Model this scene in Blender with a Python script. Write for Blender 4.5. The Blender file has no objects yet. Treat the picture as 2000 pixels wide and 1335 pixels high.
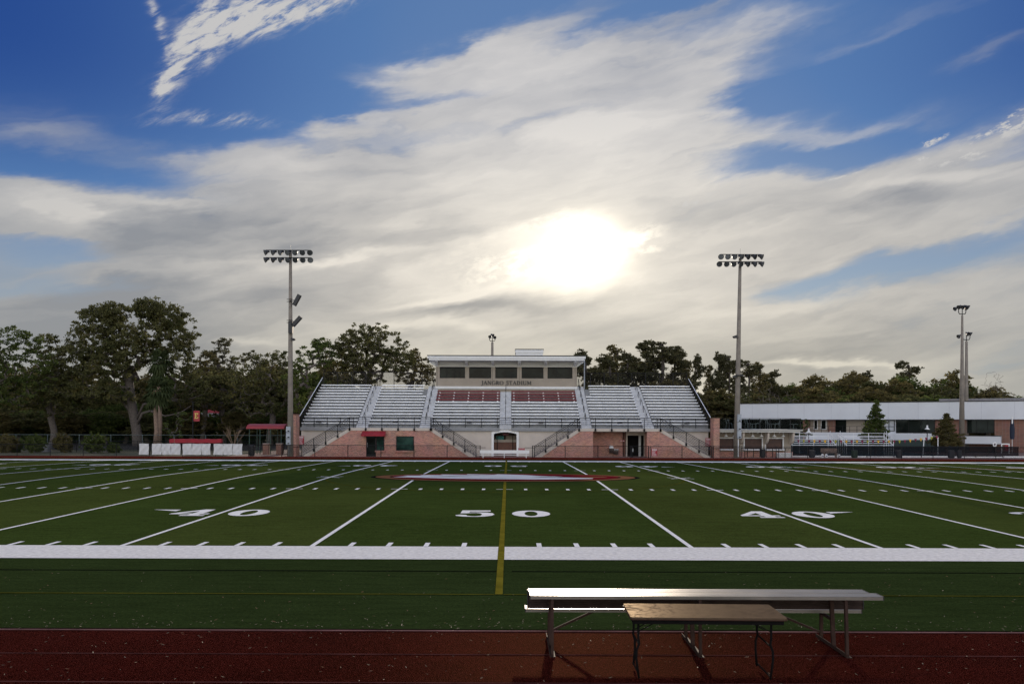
import bpy, math, random
import numpy as np
from mathutils import Vector, Matrix
R = math.radians
PI = math.pi
random.seed(7)
SC = bpy.context.scene
COL = SC.collection

# ------------------------------------------------------------------ camera
EYE = 2.93            # lens height above the sideline
FPX = 1694.0          # focal length in pixels of a 2000 px wide frame
cam = bpy.data.cameras.new('camera')
cam.sensor_width = 36.0
cam.lens = 36.0 * FPX / 2000.0
cam.shift_x = 7.0 / 2000.0
cam.shift_y = 162.5 / 2000.0
cam.clip_start = 0.1
cam.clip_end = 3000.0
camo = bpy.data.objects.new('camera', cam)
camo.location = (0, 0, EYE)
camo.rotation_euler = (R(90), -0.0035, 0)
COL.objects.link(camo)
SC.camera = camo
SC.view_settings.view_transform = 'Standard'
SC.view_settings.look = 'None'
SC.view_settings.gamma = 1.0
SC.view_settings.exposure = 0.0
SC.render.film_transparent = False

# ------------------------------------------------------------------ sun and sky
SUN_AZ = math.atan((1140 - 993) / FPX)
SUN_EL = math.atan((830 - 490) / math.hypot(FPX, 147))
sl = bpy.data.lights.new('sun', 'SUN')
sl.energy = 3.4
sl.angle = R(0.9)
sl.color = (1.0, 0.84, 0.66)
so = bpy.data.objects.new('sun', sl)
sd = Vector((math.sin(SUN_AZ) * math.cos(SUN_EL), math.cos(SUN_AZ) * math.cos(SUN_EL), math.sin(SUN_EL)))
so.rotation_euler = sd.to_track_quat('Z', 'Y').to_euler()
so.location = (0, 60, 60)
COL.objects.link(so)

def build_world():
    w = bpy.data.worlds.new('World')
    SC.world = w
    w.use_nodes = True
    nt = w.node_tree
    nt.nodes.clear()
    N, L = nt.nodes, nt.links
    def put(sock, v):
        if hasattr(v, 'is_output'):
            L.new(v, sock)
        else:
            sock.default_value = v
    def m(op, a, b=None, c=None, clamp=False):
        n = N.new('ShaderNodeMath'); n.operation = op; n.use_clamp = clamp
        put(n.inputs[0], a)
        if b is not None: put(n.inputs[1], b)
        if c is not None: put(n.inputs[2], c)
        return n.outputs[0]
    def mix(f, a, b):
        n = N.new('ShaderNodeMix'); n.data_type = 'RGBA'
        put(n.inputs[0], f)
        put(n.inputs[6], a if hasattr(a, 'is_output') else (*a, 1))
        put(n.inputs[7], b if hasattr(b, 'is_output') else (*b, 1))
        return n.outputs[2]
    def sstep(x, a, b):
        n = N.new('ShaderNodeMapRange'); n.interpolation_type = 'SMOOTHERSTEP'
        put(n.inputs[0], x); n.inputs[1].default_value = a; n.inputs[2].default_value = b
        return n.outputs[0]
    tc = N.new('ShaderNodeTexCoord').outputs['Generated']
    sep = N.new('ShaderNodeSeparateXYZ'); L.new(tc, sep.inputs[0])
    x, y, z = sep.outputs
    az = m('ARCTAN2', x, y)
    el = m('ARCSINE', z)
    cb = N.new('ShaderNodeCombineXYZ'); L.new(az, cb.inputs[0]); L.new(el, cb.inputs[1])
    ae = cb.outputs[0]
    def mapping(vec, loc=(0, 0, 0), rot=0, sc=(1, 1, 1), kind='TEXTURE'):
        n = N.new('ShaderNodeMapping'); n.vector_type = kind
        L.new(vec, n.inputs[0])
        n.inputs[1].default_value = loc; n.inputs[2].default_value = (0, 0, rot); n.inputs[3].default_value = sc
        return n.outputs[0]
    def noise(vec, scale, detail=4, rough=0.5, dist=0.0, col=False):
        n = N.new('ShaderNodeTexNoise'); L.new(vec, n.inputs['Vector'])
        n.inputs['Scale'].default_value = scale; n.inputs['Detail'].default_value = detail
        n.inputs['Roughness'].default_value = rough; n.inputs['Distortion'].default_value = dist
        return n.outputs['Color' if col else 'Fac']
    # warp of the sky directions, so that the clouds get frayed streaky rims
    st = mapping(ae, rot=R(11), sc=(1.0, 0.30, 1))
    wn = noise(st, 5.5, 5, 0.6, col=True)
    v1 = N.new('ShaderNodeVectorMath'); v1.operation = 'SUBTRACT'; L.new(wn, v1.inputs[0]); v1.inputs[1].default_value = (.5, .5, .5)
    v2 = N.new('ShaderNodeVectorMath'); v2.operation = 'MULTIPLY'; L.new(v1.outputs[0], v2.inputs[0]); v2.inputs[1].default_value = (.20, .07, 0)
    v3 = N.new('ShaderNodeVectorMath'); v3.operation = 'ADD'; L.new(v2.outputs[0], v3.inputs[0]); L.new(ae, v3.inputs[1])
    aw = v3.outputs[0]
    def blob(px, py, a, b, ang, w, vec=None, hard=1.0):
        t = (px - 993) / FPX
        az0 = math.atan(t); el0 = math.atan((830 - py) / math.hypot(FPX, px - 993))
        sx = a / FPX / (1 + t * t); sy = b / FPX * math.cos(az0)
        mv = mapping(vec or aw, loc=(az0, el0, 0), rot=R(ang), sc=(sx, sy, 1))
        d = N.new('ShaderNodeVectorMath'); d.operation = 'DOT_PRODUCT'
        # keep only x, y (z is 0 because ae.z = 0)
        L.new(mv, d.inputs[0]); L.new(mv, d.inputs[1])
        r = d.outputs['Value']
        if hard != 1.0: r = m('POWER', r, hard)
        return m('MULTIPLY', m('POWER', math.exp(-1), r), w)
    def total(lst, vec=None):
        s = None; base = vec or aw
        for i, q in enumerate(lst):
            o = blob(*q[:6], vec=base, hard=(q[6] if len(q) > 6 else 1.0))
            s = o if s is None else m('ADD', s, o)
            if i % 4 == 3:  # keeps the long sums in order (the shader stack is small)
                k = N.new('ShaderNodeVectorMath'); k.operation = 'MULTIPLY_ADD'
                L.new(s, k.inputs[0]); k.inputs[1].default_value = (1e-7, 1e-7, 0); L.new(vec or aw, k.inputs[2]); base = k.outputs[0]
        return s
    # thick veil
    veil = total(SKY_VEIL)
    fine = noise(mapping(aw, rot=R(10), sc=(1.0, 0.17, 1)), 6.5, 6, 0.5, 0.2)
    broad = noise(mapping(ae, rot=R(9), sc=(1.0, 0.35, 1)), 3.2, 4, 0.55, 0.4)
    # far round the sky (sides and back) a generic broken cover
    aside = sstep(m('ABSOLUTE', az), 0.62, 1.1)
    high = sstep(el, 0.50, 0.85)
    gen = m('MULTIPLY', m('MAXIMUM', aside, high), m('ADD', m('MULTIPLY', sstep(broad, 0.35, 0.62), 0.9), 0.25))
    vv = m('ADD', m('MULTIPLY', veil, m('ADD', m('MULTIPLY', fine, 1.5), 0.2)), gen)
    dens = m('MULTIPLY', sstep(vv, 0.0, 1.15), m('SUBTRACT', 0.97, m('MULTIPLY', sstep(el, 0.12, 0.42), 0.26)))
    # thin white wisps
    wf = noise(mapping(ae, rot=R(30), sc=(1.0, 0.24, 1)), 30, 7, 0.66, 0.35)
    aw3 = N.new('ShaderNodeVectorMath'); aw3.operation = 'MULTIPLY_ADD'; L.new(v2.outputs[0], aw3.inputs[0]); aw3.inputs[1].default_value = (.22, .3, 0); L.new(ae, aw3.inputs[2])
    wisp = m('MULTIPLY', total(SKY_WISP, vec=aw3.outputs[0]), m('ADD', m('MULTIPLY', sstep(wf, 0.22, 0.80), 1.1), 0.12))
    pf = noise(mapping(ae, rot=R(15), sc=(1.0, 0.45, 1)), 34, 5, 0.7, 0.3)
    puff = m('MULTIPLY', total(SKY_PUFF), sstep(pf, 0.42, 0.62))
    wispd = m('MULTIPLY', sstep(m('ADD', wisp, puff), 0.0, 1.6), 0.95)
    # clear sky: Nishita, deepened as the picture is
    sky = N.new('ShaderNodeTexSky'); sky.sky_type = 'NISHITA'; sky.sun_disc = False
    sky.sun_elevation = SUN_EL; sky.sun_rotation = SUN_AZ
    sky.air_density = 1.0; sky.dust_density = 0.3; sky.ozone_density = 3.0
    g = N.new('ShaderNodeGamma'); g.inputs[1].default_value = 1.0; L.new(sky.outputs[0], g.inputs[0])
    tint = N.new('ShaderNodeMix'); tint.data_type = 'RGBA'; tint.blend_type = 'MULTIPLY'; tint.inputs[0].default_value = 1
    L.new(g.outputs[0], tint.inputs[6]); tint.inputs[7].default_value = (*SKY_TINT, 1)
    low = sstep(el, 0.07, 0.40)
    side = sstep(m('ABSOLUTE', m('SUBTRACT', az, SUN_AZ)), 0.12, 0.70)
    deep = m('MULTIPLY', low, m('ADD', m('MULTIPLY', side, 0.50), 0.46))
    blue = mix(m('MULTIPLY', deep, 2.0, clamp=True), (3.1, 3.7, 4.1), (0.80, 1.75, 3.8))
    blue = mix(m('MULTIPLY_ADD', deep, 2.0, -1.0, clamp=True), blue, (0.06, 0.38, 2.2))
    nis = mix(SKY_NISH, blue, tint.outputs[2])
    # cloud colour: grey undersides, cream where the sun comes through
    hl = total(SKY_LIGHT)
    tone = m('ADD', m('ADD', m('MULTIPLY', broad, 1.3), m('MULTIPLY', fine, 0.9)), m('ADD', hl, -0.66))
    tone = m('MAXIMUM', m('MINIMUM', tone, 1.25), 0.0)
    cc = mix(tone, (2.9, 2.9, 2.95), (8.8, 8.15, 7.15))
    cc = mix(sstep(el, 0.20, 0.0), cc, mix(tone, (3.2, 3.05, 2.7), (6.9, 6.4, 5.2)))
    cc = mix(m('MULTIPLY', side, 0.45), cc, (2.7, 3.0, 3.45))
    colr = mix(dens, nis, cc)
    colr = mix(wispd, colr, (5.8, 5.7, 5.6))
    # glare of the sun behind thin cloud
    glow = m('ADD', total([(1145, 484, 52, 44, 0, 17.0), (1140, 490, 95, 74, 0, 2.8), (1130, 500, 220, 150, 0, 1.5), (1120, 500, 460, 280, 0, 0.45)], vec=ae), total([(1095, 502, 95, 52, 5, 3.4)]))
    glb = total([(1265, 460, 46, 20, 15, 3.6), (1010, 520, 90, 20, 3, 3.2), (1060, 440, 60, 14, 20, 2.0)])
    glow = m('ADD', glow, m('MULTIPLY', glb, m('MULTIPLY', sstep(pf, 0.38, 0.62), 1.2)))
    gc = N.new('ShaderNodeVectorMath'); gc.operation = 'SCALE'; gc.inputs[0].default_value = (1.0, 0.88, 0.66); L.new(glow, gc.inputs['Scale'])
    ad = N.new('ShaderNodeMix'); ad.data_type = 'RGBA'; ad.blend_type = 'ADD'; ad.inputs[0].default_value = 1
    L.new(colr, ad.inputs[6]); L.new(gc.outputs[0], ad.inputs[7])
    # sky behind the camera brightened as added fill light for the stand fronts
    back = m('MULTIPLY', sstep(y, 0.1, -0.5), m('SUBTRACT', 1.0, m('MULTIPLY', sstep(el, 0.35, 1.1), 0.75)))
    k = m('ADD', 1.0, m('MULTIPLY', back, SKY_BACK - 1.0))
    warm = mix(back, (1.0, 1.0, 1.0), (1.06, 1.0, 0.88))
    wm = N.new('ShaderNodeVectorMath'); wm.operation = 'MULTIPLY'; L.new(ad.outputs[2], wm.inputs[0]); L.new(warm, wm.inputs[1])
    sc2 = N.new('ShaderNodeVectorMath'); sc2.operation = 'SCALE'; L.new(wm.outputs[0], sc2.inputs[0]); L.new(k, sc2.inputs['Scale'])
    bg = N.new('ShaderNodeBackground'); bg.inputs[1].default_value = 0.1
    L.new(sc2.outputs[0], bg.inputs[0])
    out = N.new('ShaderNodeOutputWorld'); L.new(bg.outputs[0], out.inputs[0])

SKY_TINT = (0.55, 0.8, 1.25)
SKY_NISH = 0.14
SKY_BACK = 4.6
# (px, py, half length, half height, slope in degrees, weight[, hardness]) of cloud banks, as directions seen from the field
SKY_VEIL = [
    (1050, 560, 1250, 165, 2, 1.5), (1000, 790, 1700, 150, 0, 1.3), (860, 425, 620, 85, 5, 1.2), (1150, 300, 430, 95, 8, 1.2), (1180, 135, 370, 48, 9, 1.15),
    (860, 150, 190, 36, 8, 1.0), (1010, 85, 200, 26, 22, 0.7), (600, 318, 270, 26, 5, 1.0), (110, 255, 150, 50, 4, 0.55),
    (60, 425, 170, 42, 0, 1.2), (650, 255, 70, 28, 0, 0.55), (1330, 225, 170, 55, 3, 0.9), (1600, 258, 190, 18, 3, 0.45), (880, 225, 200, 24, 6, 0.8),
    (1780, 405, 340, 55, 7, 1.25), (1790, 352, 130, 30, -6, 0.8), (1860, 285, 190, 24, 9, 0.55), (1660, 85, 200, 20, 14, 0.5),
    (1960, 88, 130, 18, 8, 0.5), (1270, 50, 220, 20, 18, 0.6), (110, 495, 170, 30, 3, -1.0), (60, 560, 200, 26, 2, -0.6), (120, 340, 260, 30, 3, -0.5),
    (1840, 490, 330, 40, 9, -0.85), (1650, 548, 380, 30, 3, -0.5), (1480, 185, 200, 34, 16, -1.0), (1650, 170, 260, 60, 12, -0.5), (1500, 300, 260, 36, 5, -0.45), (560, 215, 330, 34, 8, -0.9), (950, 190, 260, 12, 8, -0.4), (1560, 300, 150, 26, 8, -0.5)]
SKY_WISP = [
    (362, 100, 118, 17, 62, 1.25), (415, 85, 130, 30, 42, 1.35), (570, 26, 150, 20, 20, 1.4), (470, 30, 130, 40, 16, 1.1), (303, 45, 75, 10, -62, 0.9), (318, 178, 24, 12, 55, 0.9),
    (385, 235, 110, 15, 8, 0.8), (490, 245, 100, 12, 2, 0.45), (790, 125, 110, 10, 8, 0.55), (1330, 100, 200, 10, 12, 0.4), (430, 320, 120, 8, 4, 0.6), (750, 180, 90, 12, 5, 0.4)]
SKY_PUFF = [(1940, 242, 60, 13, 10, 2.0), (1790, 255, 45, 9, 20, 1.5), (1870, 290, 110, 10, 12, 1.5), (1600, 333, 45, 5, 12, 1.8), (1370, 378, 50, 9, 8, 1.1), (1760, 303, 30, 6, 5, 1.6)]
SKY_LIGHT = [
    (120, 425, 60, 26, 0, 0.75), (1000, 140, 320, 40, 8, 0.35), (420, 425, 230, 46, 5, -0.45), (700, 478, 260, 26, 0, -0.25), (260, 395, 160, 14, 4, 0.3),
    (900, 345, 350, 50, 5, 0.15), (1300, 240, 260, 90, 3, 0.38), (1000, 598, 200, 22, 2, -0.65), (1120, 640, 160, 22, 0, -0.25), (640, 505, 180, 9, 5, 0.5), (1130, 500, 420, 200, 0, 0.35),
    (860, 578, 90, 18, 8, 0.6), (1640, 712, 110, 7, 0, 0.9), (1290, 760, 170, 40, 0, 0.6), (520, 665, 70, 10, 0, 0.5), (850, 645, 150, 12, 0, 0.35), (800, 690, 120, 16, 0, 0.2),
    (150, 640, 320, 70, 0, -0.45), (300, 560, 300, 40, 4, -0.2), (1900, 660, 300, 70, 0, -0.28), (1740, 388, 140, 20, 5, -0.5), (1800, 350, 150, 18, -4, 0.35), (1500, 440, 300, 22, 6, 0.2), (240, 470, 110, 40, 0, -0.3)]
build_world()

# ------------------------------------------------------------------ pixel helpers (photo pixels -> metres)
def PX(px, D): return (px - 993.0) / FPX * D
def PZ(py, D, px=1000.0): return EYE - (py - (px - 1000.0) * 0.0035 - 830.0) / FPX * D
def P(px, py, D): return Vector((PX(px, D), D, PZ(py, D, px)))

# ------------------------------------------------------------------ materials
MATS = {}
def mat(name, col, rough=0.7, metal=0.0, var=0.12, vscale=3.0, bump=0.0, bscale=40.0, col2=None, spec=0.5, sheen=0.0, coat=0.0, dirt=0.0):
    if name in MATS: return MATS[name]
    m = bpy.data.materials.new(name); m.use_nodes = True
    nt = m.node_tree; N, L = nt.nodes, nt.links
    b = N['Principled BSDF']
    tc = N.new('ShaderNodeTexCoord').outputs['Object']
    n = N.new('ShaderNodeTexNoise'); L.new(tc, n.inputs['Vector']); n.inputs['Scale'].default_value = vscale
    n.inputs['Detail'].default_value = 6; n.inputs['Roughness'].default_value = 0.62
    r = N.new('ShaderNodeValToRGB'); L.new(n.outputs['Fac'], r.inputs[0])
    c2 = col2 or tuple(c * (1 - 2.2 * var) for c in col)
    r.color_ramp.elements[0].position = 0.32; r.color_ramp.elements[1].position = 0.66
    r.color_ramp.elements[0].color = (*c2, 1); r.color_ramp.elements[1].color = (*[min(1, c * (1 + 0.6 * var)) for c in col], 1)
    L.new(r.outputs[0], b.inputs['Base Color'])
    mr = N.new('ShaderNodeMapRange'); L.new(n.outputs['Fac'], mr.inputs[0])
    mr.inputs[3].default_value = max(0, rough - 0.08); mr.inputs[4].default_value = min(1, rough + 0.08)
    L.new(mr.outputs[0], b.inputs['Roughness'])
    b.inputs['Metallic'].default_value = metal
    b.inputs['Specular IOR Level'].default_value = spec
    b.inputs['Sheen Weight'].default_value = sheen
    b.inputs['Coat Weight'].default_value = coat
    if bump:
        n2 = N.new('ShaderNodeTexNoise'); L.new(tc, n2.inputs['Vector']); n2.inputs['Scale'].default_value = bscale; n2.inputs['Detail'].default_value = 4
        bp = N.new('ShaderNodeBump'); bp.inputs['Strength'].default_value = bump; bp.inputs['Distance'].default_value = 0.02
        L.new(n2.outputs['Fac'], bp.inputs['Height']); L.new(bp.outputs[0], b.inputs['Normal'])
    MATS[name] = m
    return m

def brick_mat(name, c1, c2, mortar, sw=0.21, sh=0.075):
    if name in MATS: return MATS[name]
    m = bpy.data.materials.new(name); m.use_nodes = True
    nt = m.node_tree; N, L = nt.nodes, nt.links
    b = N['Principled BSDF']; b.inputs['Roughness'].default_value = 0.85
    ge = N.new('ShaderNodeNewGeometry'); tc = N.new('ShaderNodeTexCoord').outputs['Object']
    s = N.new('ShaderNodeSeparateXYZ'); L.new(tc, s.inputs[0])
    a = N.new('ShaderNodeMath'); a.operation = 'ADD'; L.new(s.outputs[0], a.inputs[0]); L.new(s.outputs[1], a.inputs[1])
    c = N.new('ShaderNodeCombineXYZ'); L.new(a.outputs[0], c.inputs[0]); L.new(s.outputs[2], c.inputs[1])
    br = N.new('ShaderNodeTexBrick'); L.new(c.outputs[0], br.inputs['Vector'])
    br.inputs['Scale'].default_value = 1.0; br.inputs['Brick Width'].default_value = sw; br.inputs['Row Height'].default_value = sh
    br.inputs['Mortar Size'].default_value = 0.009; br.inputs['Bias'].default_value = -0.1
    br.inputs['Color1'].default_value = (*c1, 1); br.inputs['Color2'].default_value = (*c2, 1); br.inputs['Mortar'].default_value = (*mortar, 1)
    n = N.new('ShaderNodeTexNoise'); L.new(tc, n.inputs['Vector']); n.inputs['Scale'].default_value = 0.9; n.inputs['Detail'].default_value = 7
    mx = N.new('ShaderNodeMix'); mx.data_type = 'RGBA'; mx.blend_type = 'MULTIPLY'; mx.inputs[0].default_value = 0.30
    L.new(br.outputs[0], mx.inputs[6]); L.new(n.outputs['Color'], mx.inputs[7])
    L.new(mx.outputs[2], b.inputs['Base Color'])
    bp = N.new('ShaderNodeBump'); bp.inputs['Strength'].default_value = 0.4; bp.inputs['Distance'].default_value = 0.01; bp.invert = True
    L.new(br.outputs['Fac'], bp.inputs['Height']); L.new(bp.outputs[0], b.inputs['Normal'])
    MATS[name] = m
    return m

def link_mat(name, col, cell=0.06, wire=0.10, fill=0.0):
    """woven wire: diagonal strands, open between; fill = share of a cell closed by cloth"""
    if name in MATS: return MATS[name]
    m = bpy.data.materials.new(name); m.use_nodes = True
    nt = m.node_tree; N, L = nt.nodes, nt.links
    b = N['Principled BSDF']; b.inputs['Base Color'].default_value = (*col, 1); b.inputs['Roughness'].default_value = 0.8; b.inputs['Specular IOR Level'].default_value = 0.06
    tc = N.new('ShaderNodeTexCoord').outputs['Object']
    s = N.new('ShaderNodeSeparateXYZ'); L.new(tc, s.inputs[0])
    def mm(op, p, q):
        n = N.new('ShaderNodeMath'); n.operation = op
        for i, v in enumerate((p, q)):
            if v is None: continue
            if hasattr(v, 'is_output'): L.new(v, n.inputs[i])
            else: n.inputs[i].default_value = v
        return n.outputs[0]
    h = mm('ADD', s.outputs[0], s.outputs[1])
    u = mm('FRACT', mm('DIVIDE', mm('ADD', h, s.outputs[2]), cell), None)
    v = mm('FRACT', mm('DIVIDE', mm('SUBTRACT', h, s.outputs[2]), cell), None)
    al = mm('MAXIMUM', mm('LESS_THAN', u, wire), mm('LESS_THAN', v, wire))
    if fill: al = mm('MAXIMUM', al, fill)
    L.new(al, b.inputs['Alpha'])
    MATS[name] = m
    return m

def leaf_mat(name, dark, light, trans=0.38):
    if name in MATS: return MATS[name]
    m = bpy.data.materials.new(name); m.use_nodes = True
    nt = m.node_tree; N, L = nt.nodes, nt.links
    N.remove(N['Principled BSDF'])
    ge = N.new('ShaderNodeNewGeometry')
    tc = N.new('ShaderNodeTexCoord').outputs['Object']
    n = N.new('ShaderNodeTexNoise'); L.new(tc, n.inputs['Vector']); n.inputs['Scale'].default_value = 0.35; n.inputs['Detail'].default_value = 3
    a = N.new('ShaderNodeMath'); a.operation = 'MULTIPLY_ADD'; L.new(ge.outputs['Random Per Island'], a.inputs[0]); a.inputs[1].default_value = 0.5
    s2 = N.new('ShaderNodeMath'); s2.operation = 'MULTIPLY_ADD'; L.new(n.outputs['Fac'], s2.inputs[0]); s2.inputs[1].default_value = 1.6; s2.inputs[2].default_value = -0.55
    L.new(s2.outputs[0], a.inputs[2])
    mx = N.new('ShaderNodeMix'); mx.data_type = 'RGBA'; mx.clamp_factor = True; L.new(a.outputs[0], mx.inputs[0])
    mx.inputs[6].default_value = (*dark, 1); mx.inputs[7].default_value = (*light, 1)
    d = N.new('ShaderNodeBsdfDiffuse'); t = N.new('ShaderNodeBsdfTranslucent'); ms = N.new('ShaderNodeMixShader'); ms.inputs[0].default_value = trans
    L.new(mx.outputs[2], d.inputs[0]); L.new(mx.outputs[2], t.inputs[0]); L.new(d.outputs[0], ms.inputs[1]); L.new(t.outputs[0], ms.inputs[2])
    L.new(ms.outputs[0], N['Material Output'].inputs[0])
    MATS[name] = m
    return m

def glass_mat(name, col=(0.011, 0.014, 0.012), rough=0.04):
    if name in MATS: return MATS[name]
    m = bpy.data.materials.new(name); m.use_nodes = True
    b = m.node_tree.nodes['Principled BSDF']
    N, L = m.node_tree.nodes, m.node_tree.links
    tc = N.new('ShaderNodeTexCoord').outputs['Object']
    n = N.new('ShaderNodeTexNoise'); L.new(tc, n.inputs['Vector']); n.inputs['Scale'].default_value = 0.8; n.inputs['Detail'].default_value = 3
    r = N.new('ShaderNodeValToRGB'); L.new(n.outputs['Fac'], r.inputs[0])
    r.color_ramp.elements[0].position = 0.4; r.color_ramp.elements[1].position = 0.65
    r.color_ramp.elements[0].color = (*[c * 0.4 for c in col], 1); r.color_ramp.elements[1].color = (*[c * 1.5 for c in col], 1)
    L.new(r.outputs[0], b.inputs['Base Color'])
    bp = N.new('ShaderNodeBump'); bp.inputs['Strength'].default_value = 0.05; L.new(n.outputs['Fac'], bp.inputs['Height']); L.new(bp.outputs[0], b.inputs['Normal'])
    b.inputs['Roughness'].default_value = rough
    b.inputs['Specular IOR Level'].default_value = 0.12
    MATS[name] = m
    return m

# ------------------------------------------------------------------ mesh collector
class MB:
    def __init__(s): s.v = []; s.f = []
    def add(s, vs, fs):
        o = len(s.v); s.v += [tuple(map(float, q)) for q in vs]; s.f += [tuple(i + o for i in f) for f in fs]; return s
    def box(s, x0, x1, y0, y1, z0, z1):
        v = [(x0, y0, z0), (x1, y0, z0), (x1, y1, z0), (x0, y1, z0), (x0, y0, z1), (x1, y0, z1), (x1, y1, z1), (x0, y1, z1)]
        return s.add(v, [(0, 3, 2, 1), (4, 5, 6, 7), (0, 1, 5, 4), (1, 2, 6, 5), (2, 3, 7, 6), (3, 0, 4, 7)])
    def bar(s, a, b, w, h=None, up=(0, 0, 1)):
        """rectangular bar from a to b, w across, h along 'up'"""
        h = h or w; a = Vector(a); b = Vector(b); d = (b - a).normalized(); u = Vector(up)
        if abs(d.dot(u)) > 0.98: u = Vector((0, 1, 0))
        r = d.cross(u).normalized(); u = r.cross(d).normalized()
        vs = []
        for p in (a, b):
            for sx, sz in ((-1, -1), (1, -1), (1, 1), (-1, 1)): vs.append(p + r * sx * w / 2 + u * sz * h / 2)
        return s.add(vs, [(0, 3, 2, 1), (4, 5, 6, 7), (0, 1, 5, 4), (1, 2, 6, 5), (2, 3, 7, 6), (3, 0, 4, 7)])
    def tube(s, pts, r, n=8, caps=True):
        pts = [Vector(p) for p in pts]; rs = r if isinstance(r, (list, tuple)) else [r] * len(pts)
        vs = []; fs = []
        for i, p in enumerate(pts):
            d = (pts[min(i + 1, len(pts) - 1)] - pts[max(i - 1, 0)]).normalized()
            u = Vector((0, 0, 1)) if abs(d.z) < 0.9 else Vector((0, 1, 0))
            a = d.cross(u).normalized(); b = a.cross(d).normalized()
            for k in range(n):
                t = 2 * PI * k / n; vs.append(p + (a * math.cos(t) + b * math.sin(t)) * rs[i])
        for i in range(len(pts) - 1):
            for k in range(n):
                k2 = (k + 1) % n; fs.append((i * n + k, i * n + k2, (i + 1) * n + k2, (i + 1) * n + k))
        if caps:
            fs.append(tuple(range(n))[::-1]); fs.append(tuple((len(pts) - 1) * n + k for k in range(n)))
        return s.add(vs, fs)
    def lathe(s, prof, c=(0, 0, 0), axis=(0, 0, 1), n=16):
        """prof: (radius, height) list about axis from c"""
        c = Vector(c); d = Vector(axis).normalized(); u = Vector((0, 0, 1)) if abs(d.z) < 0.9 else Vector((0, 1, 0))
        a = d.cross(u).normalized(); b = a.cross(d).normalized(); vs = []; fs = []
        for r, h in prof:
            for k in range(n):
                t = 2 * PI * k / n; vs.append(c + d * h + (a * math.cos(t) + b * math.sin(t)) * r)
        for i in range(len(prof) - 1):
            for k in range(n):
                k2 = (k + 1) % n; fs.append((i * n + k, i * n + k2, (i + 1) * n + k2, (i + 1) * n + k))
        return s.add(vs, fs)
    def prism_xz(s, poly, y0, y1):
        """polygon of (x, z), from depth y0 to y1"""
        n = len(poly); v = [(x, y0, z) for x, z in poly] + [(x, y1, z) for x, z in poly]
        return s.add(v, [tuple(range(n)), tuple(range(2 * n - 1, n - 1, -1))] + [(i, i + n, (i + 1) % n + n, (i + 1) % n) for i in range(n)])
    def prism_yz(s, poly, x0, x1):
        n = len(poly); v = [(x0, y, z) for y, z in poly] + [(x1, y, z) for y, z in poly]
        return s.add(v, [tuple(range(n)), tuple(range(2 * n - 1, n - 1, -1))] + [(i, i + n, (i + 1) % n + n, (i + 1) % n) for i in range(n)])
    def build(s, name, m, parent=None, origin=None, smooth=False):
        if not s.v: return None
        o = origin if origin is not None else (root_loc(parent) if parent else Vector((0, 0, 0)))
        o = Vector(o)
        me = bpy.data.meshes.new(name)
        me.from_pydata([(x - o.x, y - o.y, z - o.z) for x, y, z in s.v], [], s.f)
        import bmesh
        bm = bmesh.new(); bm.from_mesh(me); bmesh.ops.recalc_face_normals(bm, faces=bm.faces); bm.to_mesh(me); bm.free()
        if smooth: me.polygons.foreach_set('use_smooth', [True] * len(me.polygons))
        me.materials.append(m)
        ob = bpy.data.objects.new(name, me); COL.objects.link(ob)
        if parent: ob.parent = parent
        else: ob.location = o
        return ob

def root_loc(o):
    while o.parent: o = o.parent
    return o.location.copy()

def tag(o, label, cat, group=None):
    o['label'] = label; o['category'] = cat
    if group: o['group'] = group
    return o
def thing(name, label, cat, loc=(0, 0, 0), group=None):
    o = bpy.data.objects.new(name, None); COL.objects.link(o); o.location = loc; o.empty_display_size = 0.3
    return tag(o, label, cat, group)
def struct(o, kind='structure'):
    o['kind'] = kind; return o
CHILD = {}
def copy_tree(o, loc=None, rz=None, scale=None, label=None, parent=None):
    c = o.copy(); COL.objects.link(c)
    if parent: c.parent = parent
    if loc is not None: c.location = loc
    if rz is not None: c.rotation_euler[2] = rz
    if scale is not None: c.scale = scale if hasattr(scale, '__len__') else (scale,) * 3
    if label: c['label'] = label
    for ch in o.children: copy_tree(ch, parent=c)
    return c

def flat_shape(name, loops, m, z=0.0, fn=None):
    """filled outline with holes through a 2D curve, then a mesh; fn maps (x, y) to world xyz"""
    cu = bpy.data.curves.new(name, 'CURVE'); cu.dimensions = '2D'; cu.fill_mode = 'BOTH'
    for lp in loops:
        sp = cu.splines.new('POLY'); sp.points.add(len(lp) - 1)
        for i, (x, y) in enumerate(lp): sp.points[i].co = (x, y, 0, 1)
        sp.use_cyclic_u = True
    ob = bpy.data.objects.new(name, cu); COL.objects.link(ob)
    dg = bpy.context.evaluated_depsgraph_get()
    me = bpy.data.meshes.new_from_object(ob.evaluated_get(dg))
    bpy.data.objects.remove(ob)
    vs = [tuple(v.co) for v in me.vertices]; fs = [tuple(p.vertices) for p in me.polygons]
    if fn: vs = [fn(x, y) for x, y, _ in vs]
    return vs, fs

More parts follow.
